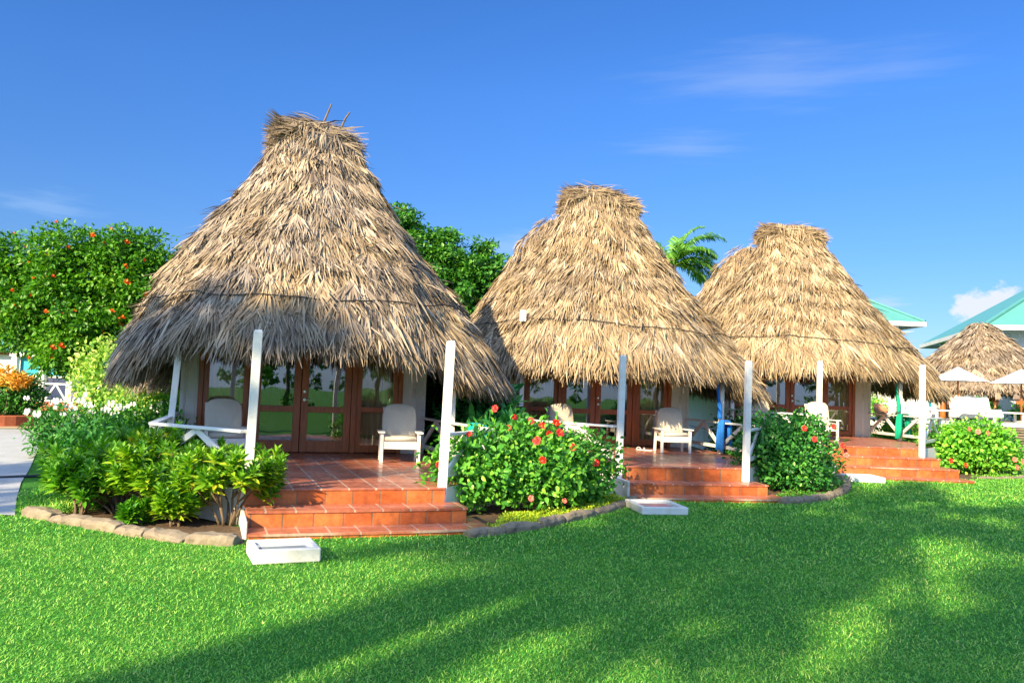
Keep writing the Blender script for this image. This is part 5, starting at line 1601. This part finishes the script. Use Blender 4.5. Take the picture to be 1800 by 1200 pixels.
tint = nd(nt, 'ShaderNodeMix', data_type='RGBA', blend_type='MULTIPLY'); tint.inputs[0].default_value = 1; tint.inputs[7].default_value = (.285, .36, .515, 1); L(hs.outputs[0], tint.inputs[6])
cur = tint.outputs[2]
# the clear sky pales less towards the horizon
sx = nd(nt, 'ShaderNodeSeparateXYZ'); L(co.outputs['Generated'], sx.inputs[0])
hz = nd(nt, 'ShaderNodeMapRange', i_1=0.0, i_2=.34, i_3=.64, i_4=1.0); L(sx.outputs[2], hz.inputs[0])
hm = nd(nt, 'ShaderNodeVectorMath', operation='SCALE'); L(cur, hm.inputs[0]); L(hz.outputs[0], hm.inputs['Scale'])
cur = hm.outputs[0]
# added unseen glow of broken cloud behind the camera, fill light for the shade
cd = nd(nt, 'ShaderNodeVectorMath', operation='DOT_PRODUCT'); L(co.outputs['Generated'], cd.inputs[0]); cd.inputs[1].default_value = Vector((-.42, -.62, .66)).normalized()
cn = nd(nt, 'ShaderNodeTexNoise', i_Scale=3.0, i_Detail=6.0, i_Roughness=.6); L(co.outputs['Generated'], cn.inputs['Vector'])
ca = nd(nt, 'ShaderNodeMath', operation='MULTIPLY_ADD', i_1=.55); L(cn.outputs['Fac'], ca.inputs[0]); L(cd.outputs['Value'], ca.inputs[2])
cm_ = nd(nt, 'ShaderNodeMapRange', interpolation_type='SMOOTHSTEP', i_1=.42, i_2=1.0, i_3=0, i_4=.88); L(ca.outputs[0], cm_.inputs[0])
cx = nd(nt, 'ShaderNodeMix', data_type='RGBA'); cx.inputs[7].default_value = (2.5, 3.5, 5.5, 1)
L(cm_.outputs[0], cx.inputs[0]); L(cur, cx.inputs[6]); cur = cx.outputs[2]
for (px, py, rx, rz, sc, lo, hi, st, col, amt) in [
        (1330, 105, .20, .062, 1.7, .62, 1.15, (.55, 1.7, 1), (1.2, 1.6, 2.5), .34),
        (1560, 75, .16, .05, 1.7, .70, 1.2, (.5, 1.8, 1), (1.2, 1.6, 2.5), .2),
        (1190, 240, .12, .03, 1.6, .64, 1.15, (.5, 1.7, 1), (1.2, 1.6, 2.5), .3),
        (1752, 520, .050, .036, 1.5, .58, .74, (1, 1, 1), (2.3, 2.4, 2.6), .92),
        (1548, 508, .05, .012, 1.6, .66, 1.0, (.7, 1.4, 1), (1.7, 2.1, 2.7), .5),
        (60, 385, .10, .03, 1.6, .70, 1.1, (.7, 1.4, 1), (1.4, 2.0, 2.8), .25),
        (900, 430, .10, .03, 1.6, .66, 1.0, (.7, 1.4, 1), (1.5, 2.0, 2.8), .3)]:
    mk = cloud_mask(dir_of(px, py), rx, rz, sc, lo, hi, st)
    ml = nd(nt, 'ShaderNodeMath', operation='MULTIPLY', i_1=amt); L(mk, ml.inputs[0])
    mx = nd(nt, 'ShaderNodeMix', data_type='RGBA'); mx.inputs[7].default_value = (*col, 1)
    L(ml.outputs[0], mx.inputs[0]); L(cur, mx.inputs[6]); cur = mx.outputs[2]
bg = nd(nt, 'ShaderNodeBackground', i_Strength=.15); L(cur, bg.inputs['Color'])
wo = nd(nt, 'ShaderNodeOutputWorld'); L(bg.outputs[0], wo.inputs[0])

sun = bpy.data.lights.new('sun', 'SUN'); sun.energy = 5.0; sun.angle = R(.55); sun.color = (1.0, .81, .50)
so = bpy.data.objects.new('sun', sun); COL.objects.link(so)
dv = Vector((math.sin(R(SUN_AZ)) * math.cos(R(SUN_EL)), math.cos(R(SUN_AZ)) * math.cos(R(SUN_EL)), -math.sin(R(SUN_EL))))
so.rotation_euler = dv.to_track_quat('-Z', 'Y').to_euler(); so.location = (-20, -20, 20)

cam = bpy.data.cameras.new('camera'); co_ = bpy.data.objects.new('camera', cam); COL.objects.link(co_)
cam.sensor_width = 36; cam.lens = 1440.99 / 1800 * 36; cam.clip_start = .05; cam.clip_end = 2000
pi_, ro_ = .0568, .0367
co_.matrix_world = Matrix.Translation((0, 0, EYE)) @ Matrix.Rotation(PI / 2 + pi_, 4, 'X') @ Matrix.Rotation(ro_, 4, 'Z')
SC.camera = co_
vs = SC.view_settings
vs.view_transform = 'Standard'; vs.look = 'None'; vs.gamma = 1; vs.use_curve_mapping = False; vs.exposure = 1.36
SC.cycles.max_bounces = 8; SC.cycles.transparent_max_bounces = 12
